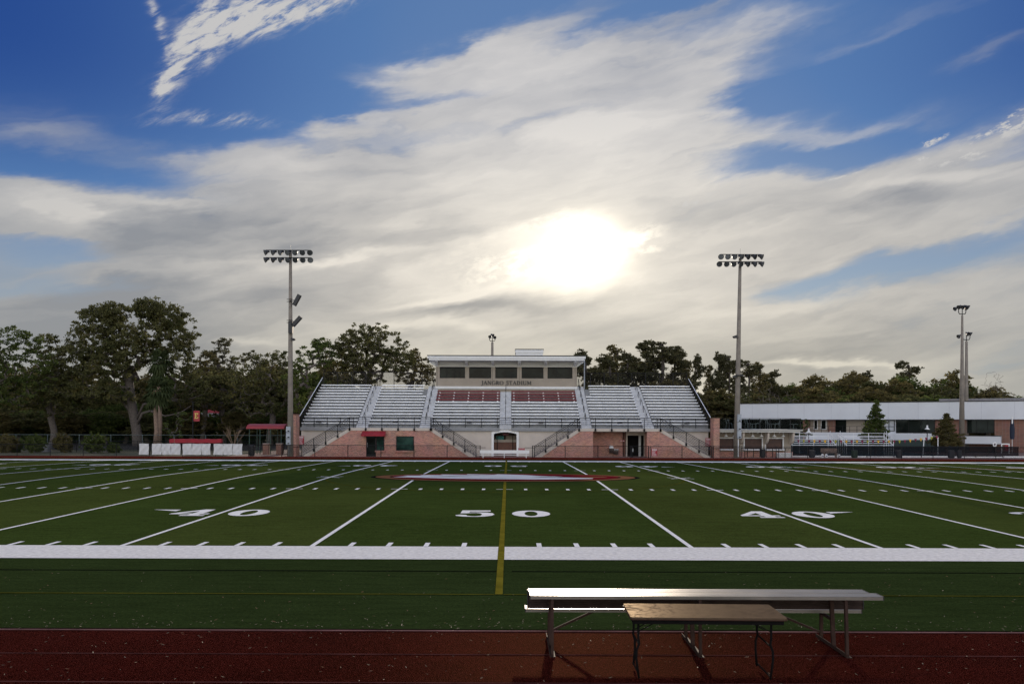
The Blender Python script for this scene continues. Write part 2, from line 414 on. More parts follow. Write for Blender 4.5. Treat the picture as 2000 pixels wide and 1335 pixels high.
def text_mesh(body, size, extrude=0.0, spacing=1.0, offset=0.0):
    """lettering as (verts, faces) in the x, y plane, centred"""
    cu = bpy.data.curves.new('lettering', 'FONT'); cu.body = body; cu.size = size; cu.extrude = extrude
    cu.space_character = spacing; cu.align_x = 'CENTER'; cu.align_y = 'CENTER'; cu.offset = offset; cu.resolution_u = 2
    ob = bpy.data.objects.new('lettering', cu); COL.objects.link(ob)
    dg = bpy.context.evaluated_depsgraph_get()
    me = bpy.data.meshes.new_from_object(ob.evaluated_get(dg))
    vs = [tuple(v.co) for v in me.vertices]; fs = [tuple(p.vertices) for p in me.polygons]
    bpy.data.objects.remove(ob)
    return vs, fs
def front_text(body, cx, y, cz, height, width=None, extrude=0.01, spacing=1.0, offset=0.0):
    vs, fs = text_mesh(body, 1.0, 0.0, spacing, offset)
    xs = [v[0] for v in vs]; ys = [v[1] for v in vs]
    sx = sz = height / (max(ys) - min(ys))
    if width: sx = width / (max(xs) - min(xs))
    mx = (max(xs) + min(xs)) / 2; my = (max(ys) + min(ys)) / 2
    mb = MB(); n = len(vs)
    mb.add([(cx + (a - mx) * sx, y, cz + (b - my) * sz) for a, b, _ in vs], fs)
    return mb
# ------------------------------------------------------------------ palette
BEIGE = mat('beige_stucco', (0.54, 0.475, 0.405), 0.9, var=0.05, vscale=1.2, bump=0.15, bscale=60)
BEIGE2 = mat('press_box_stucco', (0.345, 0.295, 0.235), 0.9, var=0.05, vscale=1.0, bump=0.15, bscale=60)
WHITE = mat('white_trim_paint', (0.74, 0.735, 0.715), 0.55, var=0.04, vscale=2)
WHITE2 = mat('white_panel', (0.66, 0.68, 0.70), 0.6, var=0.035, vscale=0.35)
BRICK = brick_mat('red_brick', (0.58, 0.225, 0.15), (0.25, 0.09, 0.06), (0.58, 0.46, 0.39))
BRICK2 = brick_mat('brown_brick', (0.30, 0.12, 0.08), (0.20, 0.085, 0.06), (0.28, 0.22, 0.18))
ALU = mat('mill_aluminium', (0.90, 0.91, 0.93), 0.45, 0.15, var=0.08, vscale=2.5)
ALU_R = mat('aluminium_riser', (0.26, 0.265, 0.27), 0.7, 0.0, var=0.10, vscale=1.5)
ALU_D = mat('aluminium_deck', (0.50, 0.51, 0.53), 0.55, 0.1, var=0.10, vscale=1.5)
GALV = mat('galvanised_bracket', (0.2, 0.205, 0.21), 0.5, 0.6)
BLACK = mat('black_powder_coat', (0.012, 0.012, 0.013), 0.55, spec=0.2)
BLACK2 = mat('black_plastic', (0.015, 0.015, 0.018), 0.5)
MAROON = mat('maroon_seat', (0.15, 0.014, 0.02), 0.5, var=0.12)
RED = mat('red_canvas', (0.30, 0.010, 0.022), 0.7, var=0.12)
REDS = mat('red_sign', (0.33, 0.012, 0.025), 0.5)
SIGNW = mat('sign_lettering', (0.75, 0.72, 0.7), 0.5)
GOLD = mat('gold_print', (0.62, 0.45, 0.12), 0.6)
DARKLET = mat('bronze_letters', (0.022, 0.017, 0.012), 0.4)
CONC = mat('pole_concrete', (0.23, 0.20, 0.165), 0.9, var=0.12, vscale=2.0, bump=0.2, bscale=30)
CONC2 = mat('paving_concrete', (0.30, 0.27, 0.25), 0.9, var=0.1, vscale=0.8)
GREYBOX = mat('grey_enclosure', (0.33, 0.36, 0.40), 0.45, 0.3)
GLASS = glass_mat('dark_window_glass')
GLASSG = glass_mat('green_window_glass', (0.02, 0.045, 0.035))
BROWN = mat('brown_shutter', (0.075, 0.032, 0.02), 0.55, var=0.15)
BARK = mat('oak_bark', (0.115, 0.095, 0.08), 0.95, var=0.25, vscale=6, bump=0.6, bscale=14)
BARKP = mat('pine_bark', (0.06, 0.048, 0.04), 0.95, var=0.25, vscale=6)
PALMB = mat('palm_bark', (0.26, 0.18, 0.13), 0.95, var=0.25, vscale=8, bump=0.5, bscale=18)
DEAD = mat('dead_frond', (0.22, 0.13, 0.06), 0.9, var=0.2)
LEAF = leaf_mat('oak_leaf', (0.0405, 0.0486, 0.0189), (0.162, 0.1553, 0.0648))
LEAFB = leaf_mat('olive_leaf', (0.054, 0.054, 0.0216), (0.189, 0.1553, 0.0648))
LEAFG = leaf_mat('green_leaf', (0.0351, 0.0567, 0.0162), (0.135, 0.162, 0.0486))
LEAFP = leaf_mat('pine_needle', (0.0432, 0.0486, 0.0243), (0.1485, 0.135, 0.0702))
LEAFT = leaf_mat('brown_leaf', (0.135, 0.0743, 0.027), (0.243, 0.1485, 0.054))
PALML = leaf_mat('palm_leaf', (0.0216, 0.0378, 0.0162), (0.0945, 0.1148, 0.0486))
LINK = link_mat('black_chain_link', (0.01, 0.011, 0.011))
LINKG = link_mat('green_chain_link', (0.008, 0.018, 0.013), wire=0.08)
SCREEN = link_mat('windscreen_cloth', (0.007, 0.008, 0.012), wire=0.1, fill=0.80)
NETD = link_mat('dark_guard_mesh', (0.012, 0.012, 0.013), cell=0.05, wire=0.2, fill=0.35)
BACKM = link_mat('rear_guard_mesh', (0.012, 0.012, 0.012), cell=0.05, wire=0.12, fill=0.10)

# ------------------------------------------------------------------ ground, track, turf
D1, D2 = 20.9, 69.7           # sidelines
DC = (D1 + D2) / 2
YD = 4.572
def crown(y):
    t = abs(y - DC) / (DC - D1)
    return max(0.0, 0.21 * (1 - math.sqrt(t * t + 0.01) + 0.005)) if t < 1 else 0.0

def ground_mat():
    m = bpy.data.materials.new('dry_lawn'); m.use_nodes = True
    N, L = m.node_tree.nodes, m.node_tree.links; b = N['Principled BSDF']; b.inputs['Roughness'].default_value = 0.95
    tc = N.new('ShaderNodeTexCoord').outputs['Object']
    n = N.new('ShaderNodeTexNoise'); L.new(tc, n.inputs['Vector']); n.inputs['Scale'].default_value = 0.25; n.inputs['Detail'].default_value = 8
    r = N.new('ShaderNodeValToRGB'); L.new(n.outputs['Fac'], r.inputs[0])
    e = r.color_ramp.elements; e[0].position = 0.35; e[0].color = (0.05, 0.06, 0.025, 1); e[1].position = 0.7; e[1].color = (0.15, 0.12, 0.06, 1)
    L.new(r.outputs[0], b.inputs['Base Color'])
    return m
g = MB(); g.add([(-900, -60, -0.05), (900, -60, -0.05), (900, 1500, -0.05), (-900, 1500, -0.05)], [(0, 1, 2, 3)])
struct(g.build('ground', ground_mat()))

def turf_mat(name, base, banded):
    m = bpy.data.materials.new(name); m.use_nodes = True
    N, L = m.node_tree.nodes, m.node_tree.links; b = N['Principled BSDF']
    b.inputs['Roughness'].default_value = 0.95; b.inputs['Specular IOR Level'].default_value = 0.0
    b.inputs['Sheen Weight'].default_value = 0.0; b.inputs['Sheen Roughness'].default_value = 0.5; b.inputs['Sheen Tint'].default_value = (0.5, 0.75, 0.3, 1)
    tc = N.new('ShaderNodeTexCoord').outputs['Object']
    def noise(sc, det, vec=tc, rough=0.6):
        n = N.new('ShaderNodeTexNoise'); L.new(vec, n.inputs['Vector']); n.inputs['Scale'].default_value = sc; n.inputs['Detail'].default_value = det; n.inputs['Roughness'].default_value = rough
        return n.outputs['Fac']
    def mm(op, p, q, c=None):
        n = N.new('ShaderNodeMath'); n.operation = op
        for i, v in enumerate((p, q, c)):
            if v is None: continue
            if hasattr(v, 'is_output'): L.new(v, n.inputs[i])
            else: n.inputs[i].default_value = v
        return n.outputs[0]
    def mix(f, a, c, mode='MIX'):
        n = N.new('ShaderNodeMix'); n.data_type = 'RGBA'; n.blend_type = mode
        for s_, v in ((n.inputs[0], f), (n.inputs[6], a), (n.inputs[7], c)):
            if hasattr(v, 'is_output'): L.new(v, s_)
            else: s_.default_value = v if not isinstance(v, tuple) else (*v, 1)
        return n.outputs[2]
    s = N.new('ShaderNodeSeparateXYZ'); L.new(tc, s.inputs[0])
    if banded:
        k = mm('FLOOR', mm('DIVIDE', mm('ABSOLUTE', s.outputs[0], None), YD), None)
        odd = mm('MODULO', k, 2.0)
        col = mix(odd, base, TURF_LIGHT)
    else:
        col = mix(0.0, base, base)
    mp = N.new('ShaderNodeMapping'); L.new(tc, mp.inputs[0]); mp.inputs[3].default_value = (0.35, 1.6, 1)
    streak = noise(3.0, 6, mp.outputs[0], 0.7)
    patch = noise(0.12, 4)
    grain = mm('ADD', mm('MULTIPLY', noise(17.0, 3), 0.5), mm('MULTIPLY', noise(55.0, 2), 0.5))
    f = mm('ADD', mm('ADD', mm('MULTIPLY', streak, 1.1), mm('MULTIPLY', grain, 2.6)), mm('ADD', mm('MULTIPLY', patch, 0.9), -1.25))
    cg = N.new('ShaderNodeCombineXYZ')
    for i in range(3): L.new(f, cg.inputs[i])
    col = mix(1.0, col, cg.outputs[0], 'MULTIPLY')
    # pale specks: rubber crumb and dry leaf bits
    vo = N.new('ShaderNodeTexVoronoi'); L.new(tc, vo.inputs['Vector']); vo.inputs['Scale'].default_value = 9.0
    sp = mm('LESS_THAN', vo.outputs['Distance'], 0.06)
    sp = mm('MULTIPLY', sp, mm('GREATER_THAN', noise(1.3, 3), 0.5))
    col = mix(mm('MULTIPLY', sp, 0.5), col, (0.16, 0.15, 0.08))
    L.new(col, b.inputs['Base Color'])
    bp = N.new('ShaderNodeBump'); bp.inputs['Strength'].default_value = 0.9; bp.inputs['Distance'].default_value = 0.03
    L.new(grain, bp.inputs['Height']); L.new(bp.outputs[0], b.inputs['Normal'])
    return m
TURF_LIGHT = (0.046, 0.063, 0.015)
TURF_DARK = (0.035, 0.054, 0.0125)
TURF_EDGE = (0.024, 0.038, 0.0115)

def sheet(name, m, x0, x1, ys, z, nx=2):
    """a sheet that follows the crown of the field"""
    mb = MB(); xs = [x0 + (x1 - x0) * i / (nx - 1) for i in range(nx)]
    vs = [(x, y, z + crown(y)) for y in ys for x in xs]; fs = []
    for j in range(len(ys) - 1):
        for i in range(nx - 1): fs.append((j * nx + i, j * nx + i + 1, (j + 1) * nx + i + 1, (j + 1) * nx + i))
    mb.add(vs, fs); return struct(mb.build(name, m))
def yspan(a, b, n=None):
    n = n or max(2, int(abs(b - a) / 2) + 2)
    return [a + (b - a) * i / (n - 1) for i in range(n)]
TE = 12.47; TF = 73.7
sheet('football_field', turf_mat('artificial_turf', TURF_DARK, True), -56, 56, yspan(D1, D2, 60), 0.0)
TEM = turf_mat('artificial_turf_margin', TURF_EDGE, False)
mb = MB()
for a, b in ((TE, D1), (D2, TF)): mb.add([(-60, a, 0), (60, a, 0), (60, b, 0), (-60, b, 0)], [(0, 1, 2, 3)])
struct(mb.build('field_margin', TEM))

def track_mat():
    m = bpy.data.materials.new('rubber_track'); m.use_nodes = True
    N, L = m.node_tree.nodes, m.node_tree.links; b = N['Principled BSDF']
    b.inputs['Roughness'].default_value = 0.9; b.inputs['Specular IOR Level'].default_value = 0.0
    b.inputs['Sheen Weight'].default_value = 0.7; b.inputs['Sheen Roughness'].default_value = 0.05; b.inputs['Sheen Tint'].default_value = (0.9, 0.2, 0.16, 1)
    gl = N.new('ShaderNodeBsdfGlossy'); gl.inputs['Color'].default_value = (0.0050, 0.0022, 0.0012, 1); gl.inputs['Roughness'].default_value = 0.5; ads = N.new('ShaderNodeAddShader')
    L.new(b.outputs[0], ads.inputs[0]); L.new(gl.outputs[0], ads.inputs[1]); L.new(ads.outputs[0], N['Material Output'].inputs[0])
    tc = N.new('ShaderNodeTexCoord').outputs['Object']
    def noise(sc, det):
        n = N.new('ShaderNodeTexNoise'); L.new(tc, n.inputs['Vector']); n.inputs['Scale'].default_value = sc; n.inputs['Detail'].default_value = det; n.inputs['Roughness'].default_value = 0.65
        return n.outputs['Fac']
    r = N.new('ShaderNodeValToRGB'); L.new(noise(0.6, 6), r.inputs[0])
    e = r.color_ramp.elements; e[0].position = 0.35; e[0].color = (*TRACK_A, 1); e[1].position = 0.7; e[1].color = (*TRACK_B, 1)
    vo = N.new('ShaderNodeTexVoronoi'); L.new(tc, vo.inputs['Vector']); vo.inputs['Scale'].default_value = 70
    r2 = N.new('ShaderNodeValToRGB'); L.new(vo.outputs['Color'], r2.inputs[0]); r2.color_ramp.elements[0].color = (0.25, 0.25, 0.25, 1); r2.color_ramp.elements[1].color = (1.6, 1.6, 1.6, 1)
    mx = N.new('ShaderNodeMix'); mx.data_type = 'RGBA'; mx.blend_type = 'MULTIPLY'; mx.inputs[0].default_value = 1
    L.new(r.outputs[0], mx.inputs[6]); L.new(r2.outputs[0], mx.inputs[7]); L.new(mx.outputs[2], b.inputs['Base Color'])
    bp = N.new('ShaderNodeBump'); bp.inputs['Strength'].default_value = 0.8; bp.inputs['Distance'].default_value = 0.006
    L.new(vo.outputs['Distance'], bp.inputs['Height']); L.new(bp.outputs[0], b.inputs['Normal']); L.new(bp.outputs[0], gl.inputs['Normal'])
    return m
TRACK_A, TRACK_B = (0.011, 0.0014, 0.0010), (0.024, 0.0026, 0.0018)
TM = track_mat()
mb = MB()
for a, b in ((-12, TE), (TF, 79.6)): mb.add([(-90, a, -0.012), (90, a, -0.012), (90, b, -0.012), (-90, b, -0.012)], [(0, 1, 2, 3)])
struct(mb.build('running_track', TM))

def paint(name, col, rough=0.75, wear=0.25):
    m = mat(name, col, rough, var=0.08, vscale=1.5, col2=tuple(c * (1 - wear) for c in col), bump=0.3, bscale=30, spec=0.0)
    return m
PW = mat('white_turf_paint', (0.80, 0.79, 0.76), 0.9, var=.06, vscale=9, col2=(0.60, 0.59, 0.565), bump=.4, bscale=40, spec=0.0)
PWF = paint('white_line_paint', (0.80, 0.80, 0.78), wear=0.1)
PY = paint('yellow_turf_paint', (0.175, 0.15, 0.018), wear=0.4)
PYF = paint('faded_yellow_paint', (0.085, 0.085, 0.012), wear=0.5)
PT = paint('faded_track_paint', (0.09, 0.035, 0.032), wear=0.6)
PB = paint('black_turf_inlay', (0.006, 0.006, 0.006))
PO = paint('orange_turf_paint', (0.30, 0.07, 0.03), wear=0.3)

def strip(mb, x0, x1, y0, y1, z=0.008, n=None):
    ys = yspan(y0, y1, n) if abs(y1 - y0) > 1.5 else [y0, y1]
    for a, b in zip(ys[:-1], ys[1:]):
        mb.add([(x0, a, z + crown(a)), (x1, a, z + crown(a)), (x1, b, z + crown(b)), (x0, b, z + crown(b))], [(0, 1, 2, 3)])
# sidelines
mb = MB(); strip(mb, -47.6, 47.6, D1 - 2.0, D1); struct(mb.build('near_sideline', PW))
mb = MB(); strip(mb, -47.6, 47.6, D2, D2 + 1.9); struct(mb.build('far_sideline', PWF))
# yard lines (interrupted by the midfield emblem)
EA, EB, EY = 7.1, 3.75, DC + 0.55
def emblem_gap(x):
    t = x / EA
    if abs(t) >= 1: return None
    h = EB * math.sqrt(1 - t * t); return EY - h, EY + h
mb = MB()
for k in range(-10, 11):
    if k == 0: continue
    x = k * YD
    g_ = emblem_gap(x)
    segs = [(D1, D2)] if not g_ else [(D1, g_[0]), (g_[1], D2)]
    for a, b in segs: strip(mb, x - 0.06, x + 0.06, a, b, n=int((b - a) / 1.2) + 2)
struct(mb.build('yard_lines', PWF))
mb = MB()
for a, b in ((15.0, D1 - 2.0), (D1, EY - EB), (EY + EB, D2)):
    strip(mb, -0.065, 0.065, a, b, 0.011, n=int((b - a) / 1.0) + 2)
strip(mb, -0.075, 0.075, D1 - 2.0, D1, 0.013)
strip(mb, -0.075, 0.075, D2, D2 + 1.9, 0.013)
struct(mb.build('midfield_line', PY))
mb = MB(); strip(mb, -55, -0.08, 14.97, 15.04, 0.009); strip(mb, 0.08, 55, 14.97, 15.04, 0.009); struct(mb.build('soccer_touchline', PYF))
mb = MB(); strip(mb, -55, -0.08, 17.36, 17.42, 0.007); strip(mb, 0.08, 55, 17.36, 17.42, 0.007); struct(mb.build('turf_seam', PB))
# hash marks and ticks
mb = MB()
H1, H2 = D1 + 16.8, D2 - 16.0
for k in range(-49, 50):
    x = k * YD / 5
    if k % 5:
        for a in (D1 + 0.02, D2 - 0.62): strip(mb, x - 0.06, x + 0.06, a, a + 0.6, 0.008)
        for c in (H1, H2): strip(mb, x - 0.07, x + 0.07, c - 0.32, c + 0.32, 0.008)
    else:
        for c in (H1, H2):
            for s in (-1, 1): strip(mb, x + s * 0.07 if s > 0 else x - 0.36, x + 0.36 if s > 0 else x - 0.07, c - 0.06, c + 0.06, 0.008)
struct(mb.build('hash_marks', PWF))
# numerals
def ell(cx, cy, rx, ry, n=28, rev=False):
    p = [(cx + rx * math.cos(2 * PI * i / n), cy + ry * math.sin(2 * PI * i / n)) for i in range(n)]
    return p[::-1] if rev else p
DIG = {
    '0': [ell(.5, .75, .5, .75), ell(.5, .75, .17, .55, rev=True)],
    '5': [[(.12, 1.5), (.88, 1.5), (.88, 1.22), (.34, 1.22), (.32, .98), (.45, 1.03), (.6, 1.04), (.8, .98), (.95, .8), (1, .52), (.93, .25), (.75, .06), (.5, 0), (.22, .03), (.02, .2), (0, .38), (.12, .48), (.27, .42), (.3, .25), (.42, .13), (.52, .12), (.64, .22), (.68, .5), (.64, .75), (.52, .88), (.38, .86), (.27, .78), (.1, .8)]],
    '4': [[(.55, 1.5), (.82, 1.5), (.82, .55), (1, .55), (1, .36), (.82, .36), (.82, .16), (1, .16), (1, 0), (.38, 0), (.38, .16), (.55, .16), (.55, .36), (0, .36), (0, .55)], [(.2, .55), (.55, 1.08), (.55, .55)]],
    '3': [[(.02, 1.15), (.05, 1.38), (.3, 1.5), (.6, 1.5), (.88, 1.4), (.95, 1.15), (.88, .9), (.72, .79), (.92, .68), (1, .42), (.92, .12), (.65, 0), (.3, 0), (.05, .1), (0, .35), (.12, .46), (.28, .38), (.32, .18), (.48, .12), (.64, .2), (.68, .42), (.62, .64), (.4, .7), (.4, .86), (.58, .92), (.64, 1.15), (.58, 1.35), (.46, 1.38), (.32, 1.32), (.28, 1.1), (.15, 1.04)]],
    '2': [[(0, 0), (1, 0), (1, .35), (.9, .42), (.8, .28), (.45, .28), (.75, .6), (.98, .85), (1, 1.15), (.88, 1.4), (.6, 1.5), (.3, 1.5), (.05, 1.38), (0, 1.1), (.13, 1.0), (.28, 1.08), (.33, 1.33), (.46, 1.39), (.62, 1.33), (.66, 1.1), (.6, .85), (.35, .5), (0, .2)]],
    '1': [[(.25, 0), (.8, 0), (.8, .15), (.66, .15), (.66, 1.5), (.5, 1.5), (.25, 1.3), (.25, 1.12), (.39, 1.15), (.39, .15), (.25, .15)]],
}
mb = MB()
def digit(ch, x0, y0, flip, w=1.24, h=1.88):
    def fn(x, y):
        X = x0 + x * w * (-1 if flip else 1); Y = y0 + y / 1.5 * h * (-1 if flip else 1)
        return (X, Y, 0.009 + crown(Y))
    vs, fs = flat_shape('numeral', DIG[ch], PWF, fn=fn); mb.add(vs, fs)
for k in range(-4, 5):
    x = k * 2 * YD; n = 50 - abs(k) * 10
    t, o = str(n)
    digit(t, x - 0.28 - 1.24, 27.2, False); digit(o, x + 0.28, 27.2, False)
    yt = D2 - 8.23
    digit(t, x + 0.28 + 1.24, yt, True); digit(o, x - 0.28, yt, True)
    if k:
        s = 1 if k > 0 else -1
        for (ya, fl) in ((28.75, 1), (yt - 1.5, -1)):
            v = [(x + s * 1.62, ya - .23), (x + s * 1.62, ya + .23), (x + s * 2.55, ya + .23 * fl)]
            mb.add([(a, b, 0.009 + crown(b)) for a, b in v], [(0, 1, 2)])
struct(mb.build('yard_numbers', PWF))
# soccer centre circle and small crosses
def ring(mb, cx, cy, r, w, z, n=128, skip=None, ry=None):
    ry = ry or r
    for i in range(n):
        a, b = 2 * PI * i / n, 2 * PI * (i + 1) / n
        q = [(cx + (r + s) * math.cos(t), cy + (ry + s) * math.sin(t)) for t, s in ((a, -w / 2), (a, w / 2), (b, w / 2), (b, -w / 2))]
        if skip and skip(q): continue
        mb.add([(x, y, z + crown(y)) for x, y in q], [(0, 1, 2, 3)])
mb = MB(); ring(mb, 0, DC, 9.15, 0.09, 0.0065); struct(mb.build('centre_circle', PYF))
mb = MB()
for sx in (-1, 1):
    for a, b in (((-.6, -.55), (.6, .55)), ((-.6, .55), (-.12, .12)), ((.12, -.12), (.6, -.55))):
        p = Vector((sx * 9.15 + a[0], DC + a[1], 0)); q = Vector((sx * 9.15 + b[0], DC + b[1], 0)); d = (q - p).normalized(); nn = Vector((-d.y, d.x, 0)) * 0.05
        mb.add([(v.x, v.y, 0.0105 + crown(v.y)) for v in (p - nn, q - nn, q + nn, p + nn)], [(0, 1, 2, 3)])
struct(mb.build('faceoff_marks', PWF))
mb = MB(); strip(mb, 19.5, 36.0, 58.0, 58.25, 0.0065, n=2); strip(mb, 20, 31, 60.3, 60.4, 0.0065, n=2); struct(mb.build('orange_field_line', PO))
# midfield emblem: dark rim, tan ring, maroon ground, white feather sweep
def oval(name, rx, ry, z, m, n=72, hole=None):
    mb = MB(); rings = 7
    r0 = hole if hole else 0.0
    vs = []; fs = []
    for j in range(rings):
        k = r0 + (1 - r0) * j / (rings - 1)
        if j == 0 and not hole: k = 0.001
        for i in range(n):
            a = 2 * PI * i / n; X = rx * k * math.cos(a); Y = EY + ry * k * math.sin(a); vs.append((X, Y, z + crown(Y)))
    for j in range(rings - 1):
        for i in range(n): i2 = (i + 1) % n; fs.append((j * n + i, j * n + i2, (j + 1) * n + i2, (j + 1) * n + i))
    mb.add(vs, fs); return struct(mb.build(name, m))
E_BLK = paint('emblem_black', (0.012, 0.011, 0.011)); E_TAN = paint('emblem_tan', (0.21, 0.10, 0.05)); E_MAR = paint('emblem_maroon', (0.16, 0.012, 0.018))
E_WH = paint('emblem_white', (0.66, 0.66, 0.66), wear=0.12)
oval('emblem_rim', EA, EB, 0.008, E_BLK); oval('emblem_band', EA * .965, EB * .95, 0.012, E_TAN)
oval('emblem_inner_rim', EA * .86, EB * .80, 0.016, E_BLK); oval('emblem_field', EA * .845, EB * .78, 0.020, E_MAR)
def swath(pts, z, m, name):
    vs, fs = flat_shape(name, [pts], m, fn=lambda x, y: (x * 1.06, EY + y, z + crown(EY + y))); mb = MB(); mb.add(vs, fs); struct(mb.build(name, m))
swath([(-5.55, -.6), (-4.9, .35), (-5.2, .8), (-4.2, .9), (-4.4, 1.5), (-3.2, 1.45), (-3.4, 2.1), (-2.0, 1.9), (-2.0, 2.5), (-.6, 2.1), (-.4, 2.6), (1.0, 1.9), (1.6, 1.1), (2.2, .6), (2.9, .25),
       (2.4, -.2), (3.2, -.5), (4.3, -1.0), (4.2, -1.5), (3.0, -1.9), (1.4, -2.15), (-.6, -2.0), (-2.6, -1.7), (-4.4, -1.0)], 0.024, E_WH, 'emblem_feathers')
swath([(-3.9, -.3), (-1.6, .15), (-2.8, .25)], 0.028, E_BLK, 'emblem_feather_line')
swath([(1.3, .2), (2.6, -.15), (3.4, -.05), (2.7, -.5), (1.8, -.35)], 0.028, E_BLK, 'emblem_dark_mark')
swath([(-2.9, 1.0), (-.4, 1.25), (-1.9, 1.35)], 0.028, E_TAN, 'emblem_tan_streak')
swath([(3.3, .1), (4.9, .5), (5.1, -.2), (4.2, -.55)], 0.024, E_TAN, 'emblem_tan_mark')
swath([(-3.0, -1.2), (1.2, -1.5), (-.4, -1.25)], 0.028, mat('emblem_grey', (0.25, 0.25, 0.26), 0.8), 'emblem_grey_streak')  # last one: grey streak of the emblem print
# track lane lines
mb = MB()
for y in (12.33, 11.10, 9.87, 8.64): mb.add([(-80, y, -0.006), (80, y, -0.006), (80, y + .045, -0.006), (-80, y + .045, -0.006)], [(0, 1, 2, 3)])
struct(mb.build('lane_lines', PT))
mb = MB(); mb.add([(-80, 12.38, -0.005), (80, 12.38, -0.005), (80, 12.43, -0.005), (-80, 12.43, -0.005)], [(0, 1, 2, 3)]); struct(mb.build('track_edge_line', paint('edge_line_paint', (0.26, 0.15, 0.14), wear=0.5)))

mb = MB(); mb.add([(-95, 99, -.03), (-20.5, 99, -.03), (-20.5, 150, -.03), (-95, 150, -.03)], [(0, 1, 2, 3)]); struct(mb.build('shade_toned_mulch_bed', mat('shade_toned_mulch', (0.022, 0.015, 0.010), 0.95, var=.25, vscale=2)))  # mulch, its colour also darkened for the shade under the oaks
mb = MB(); mb.add([(62, 84, -.03), (180, 84, -.03), (180, 180, -.03), (-20.4, 180, -.03), (-20.4, 100.1, -.03), (62, 100.1, -.03)], [(0, 1, 2, 3, 4, 5)]); struct(mb.build('leaf_litter', MATS['shade_toned_mulch']), 'structure')
# paving behind the far track, left and right
mb = MB(); mb.add([(-26, 79.6, -.02), (62, 79.6, -.02), (62, 100, -.02), (-26, 100, -.02)], [(0, 1, 2, 3)]); struct(mb.build('pavement', mat('brick_paving', (0.26, 0.17, 0.14), 0.9, var=0.2, vscale=4)))
for o in list(COL.objects):
    if o.type == 'MESH' and any(o.name.startswith(k) for k in ('football_field', 'near_sideline', 'far_sideline', 'yard_', 'midfield_line', 'soccer', 'hash_', 'centre_circle', 'faceoff', 'orange_field', 'emblem')): o.location.x = -0.155
# ================================================================== GRANDSTAND
FR = 81.0      # front face of the brick blocks
MW = 82.9      # main beige wall behind the stairs
DK = 2.64      # deck height
ROW0, PITCH, Z0, RISE = 83.0, 0.69, 3.12, 0.311
NROW = 14
def X(px, D=FR): return PX(px, D)
gs = thing('grandstand', 'long grandstand with brick and beige lower walls under the aluminium seating', 'grandstand', (0, FR, 0))
XL, XR = X(579), X(1392.5)

def quad_poly(pts): return [(X(a), z) for a, z in pts]
BAND = 0.25
# front blocks: brick trapezoids with a beige cap and stringers that follow the stairs
def block(xb0, xt0, xt1, xb1, cut=None):
    """xb: where the stair strings meet the ground, xt: where they reach the deck (world x)"""
    if xb0 is not None: pass
    w = 0.46
    def off(xb, xt):
        d = Vector((xt - xb, 0, DK)).normalized(); return d
    # brick face, inset from the strings
    ix0, ix1 = xb0 + .62, xb1 - .62
    it0, it1 = xt0 + .12, xt1 - .12
    zt = DK - BAND
    brick = [(ix0, -.05), (it0, zt), (it1, zt), (ix1, -.05)]
    if cut:
        c0, c1 = cut
        MB().prism_xz([(ix0, -.05), (it0, zt), (c0, zt), (c0, -.05)], FR, FR + 1.55).build('brick_wall', BRICK, gs)
        MB().prism_xz([(c1, -.05), (c1, zt), (it1, zt), (ix1, -.05)], FR, FR + 1.55).build('brick_wall', BRICK, gs)
    else:
        MB().prism_xz(brick, FR, FR + 1.55).build('brick_wall', BRICK, gs)
    for xb, xt, ib, it in ((xb0, xt0, ix0, it0), (xb1, xt1, ix1, it1)):
        MB().prism_xz([(xb, -.05), (xt, DK), (it, zt), (ib, -.05)], FR - .04, FR + .22).build('stair_string', BEIGE, gs)
    MB().prism_xz([(it0, zt), (xt0, DK), (xt1, DK), (it1, zt)], FR - .04, FR + 1.5).build('deck_band', BEIGE, gs)
    # steps
    for xb, xt in ((xb0, xt0), (xb1, xt1)):
        mb = MB(); n = 15
        for i in range(n):
            a = xb + (xt - xb) * i / n; b = xb + (xt - xb) * (i + 1) / n
            mb.box(min(a, b), max(a, b), FR + .23, MW - .01, max(-0.04, DK * (i + 1) / n - .5), DK * (i + 1) / n - .02)
        mb.build('steps', CONC2, gs)
S1B, S1T, S2T, S2B = X(590), X(683), X(843), X(930)
S3B, S3T, S4T, S4B = X(1044), X(1131), X(1290), X(1390)
RX0, RX1 = X(1158.5), X(1264)
block(S1B, S1T, S2T, S2B)
block(S3B, S3T, S4T, S4B, cut=(RX0, RX1))
# main wall with the arched passage
AX0, AX1 = PX(964.5, MW), PX(1009, MW)
zs, zc = PZ(847, MW), PZ(843.5, MW)
def arch(x0, x1, z_s, z_c, n=10):
    return [(x0 + (x1 - x0) * i / n, z_s + (z_c - z_s) * (1 - (2 * i / n - 1) ** 2)) for i in range(n + 1)]
top = DK - .01
ap = arch(AX0, AX1, zs, zc)
MB().prism_xz([(XL, -.05), (XL, top), (RX0 - .02, top), (RX0 - .02, -.05), (AX1, -.05)] + ap[::-1] + [(AX0, -.05)], MW, MW + .3).build('beige_wall', BEIGE, gs)
MB().prism_xz([(RX1 + .02, -.05), (RX1 + .02, top), (XR, top), (XR, -.05)], MW, MW + .3).build('beige_wall', BEIGE, gs)
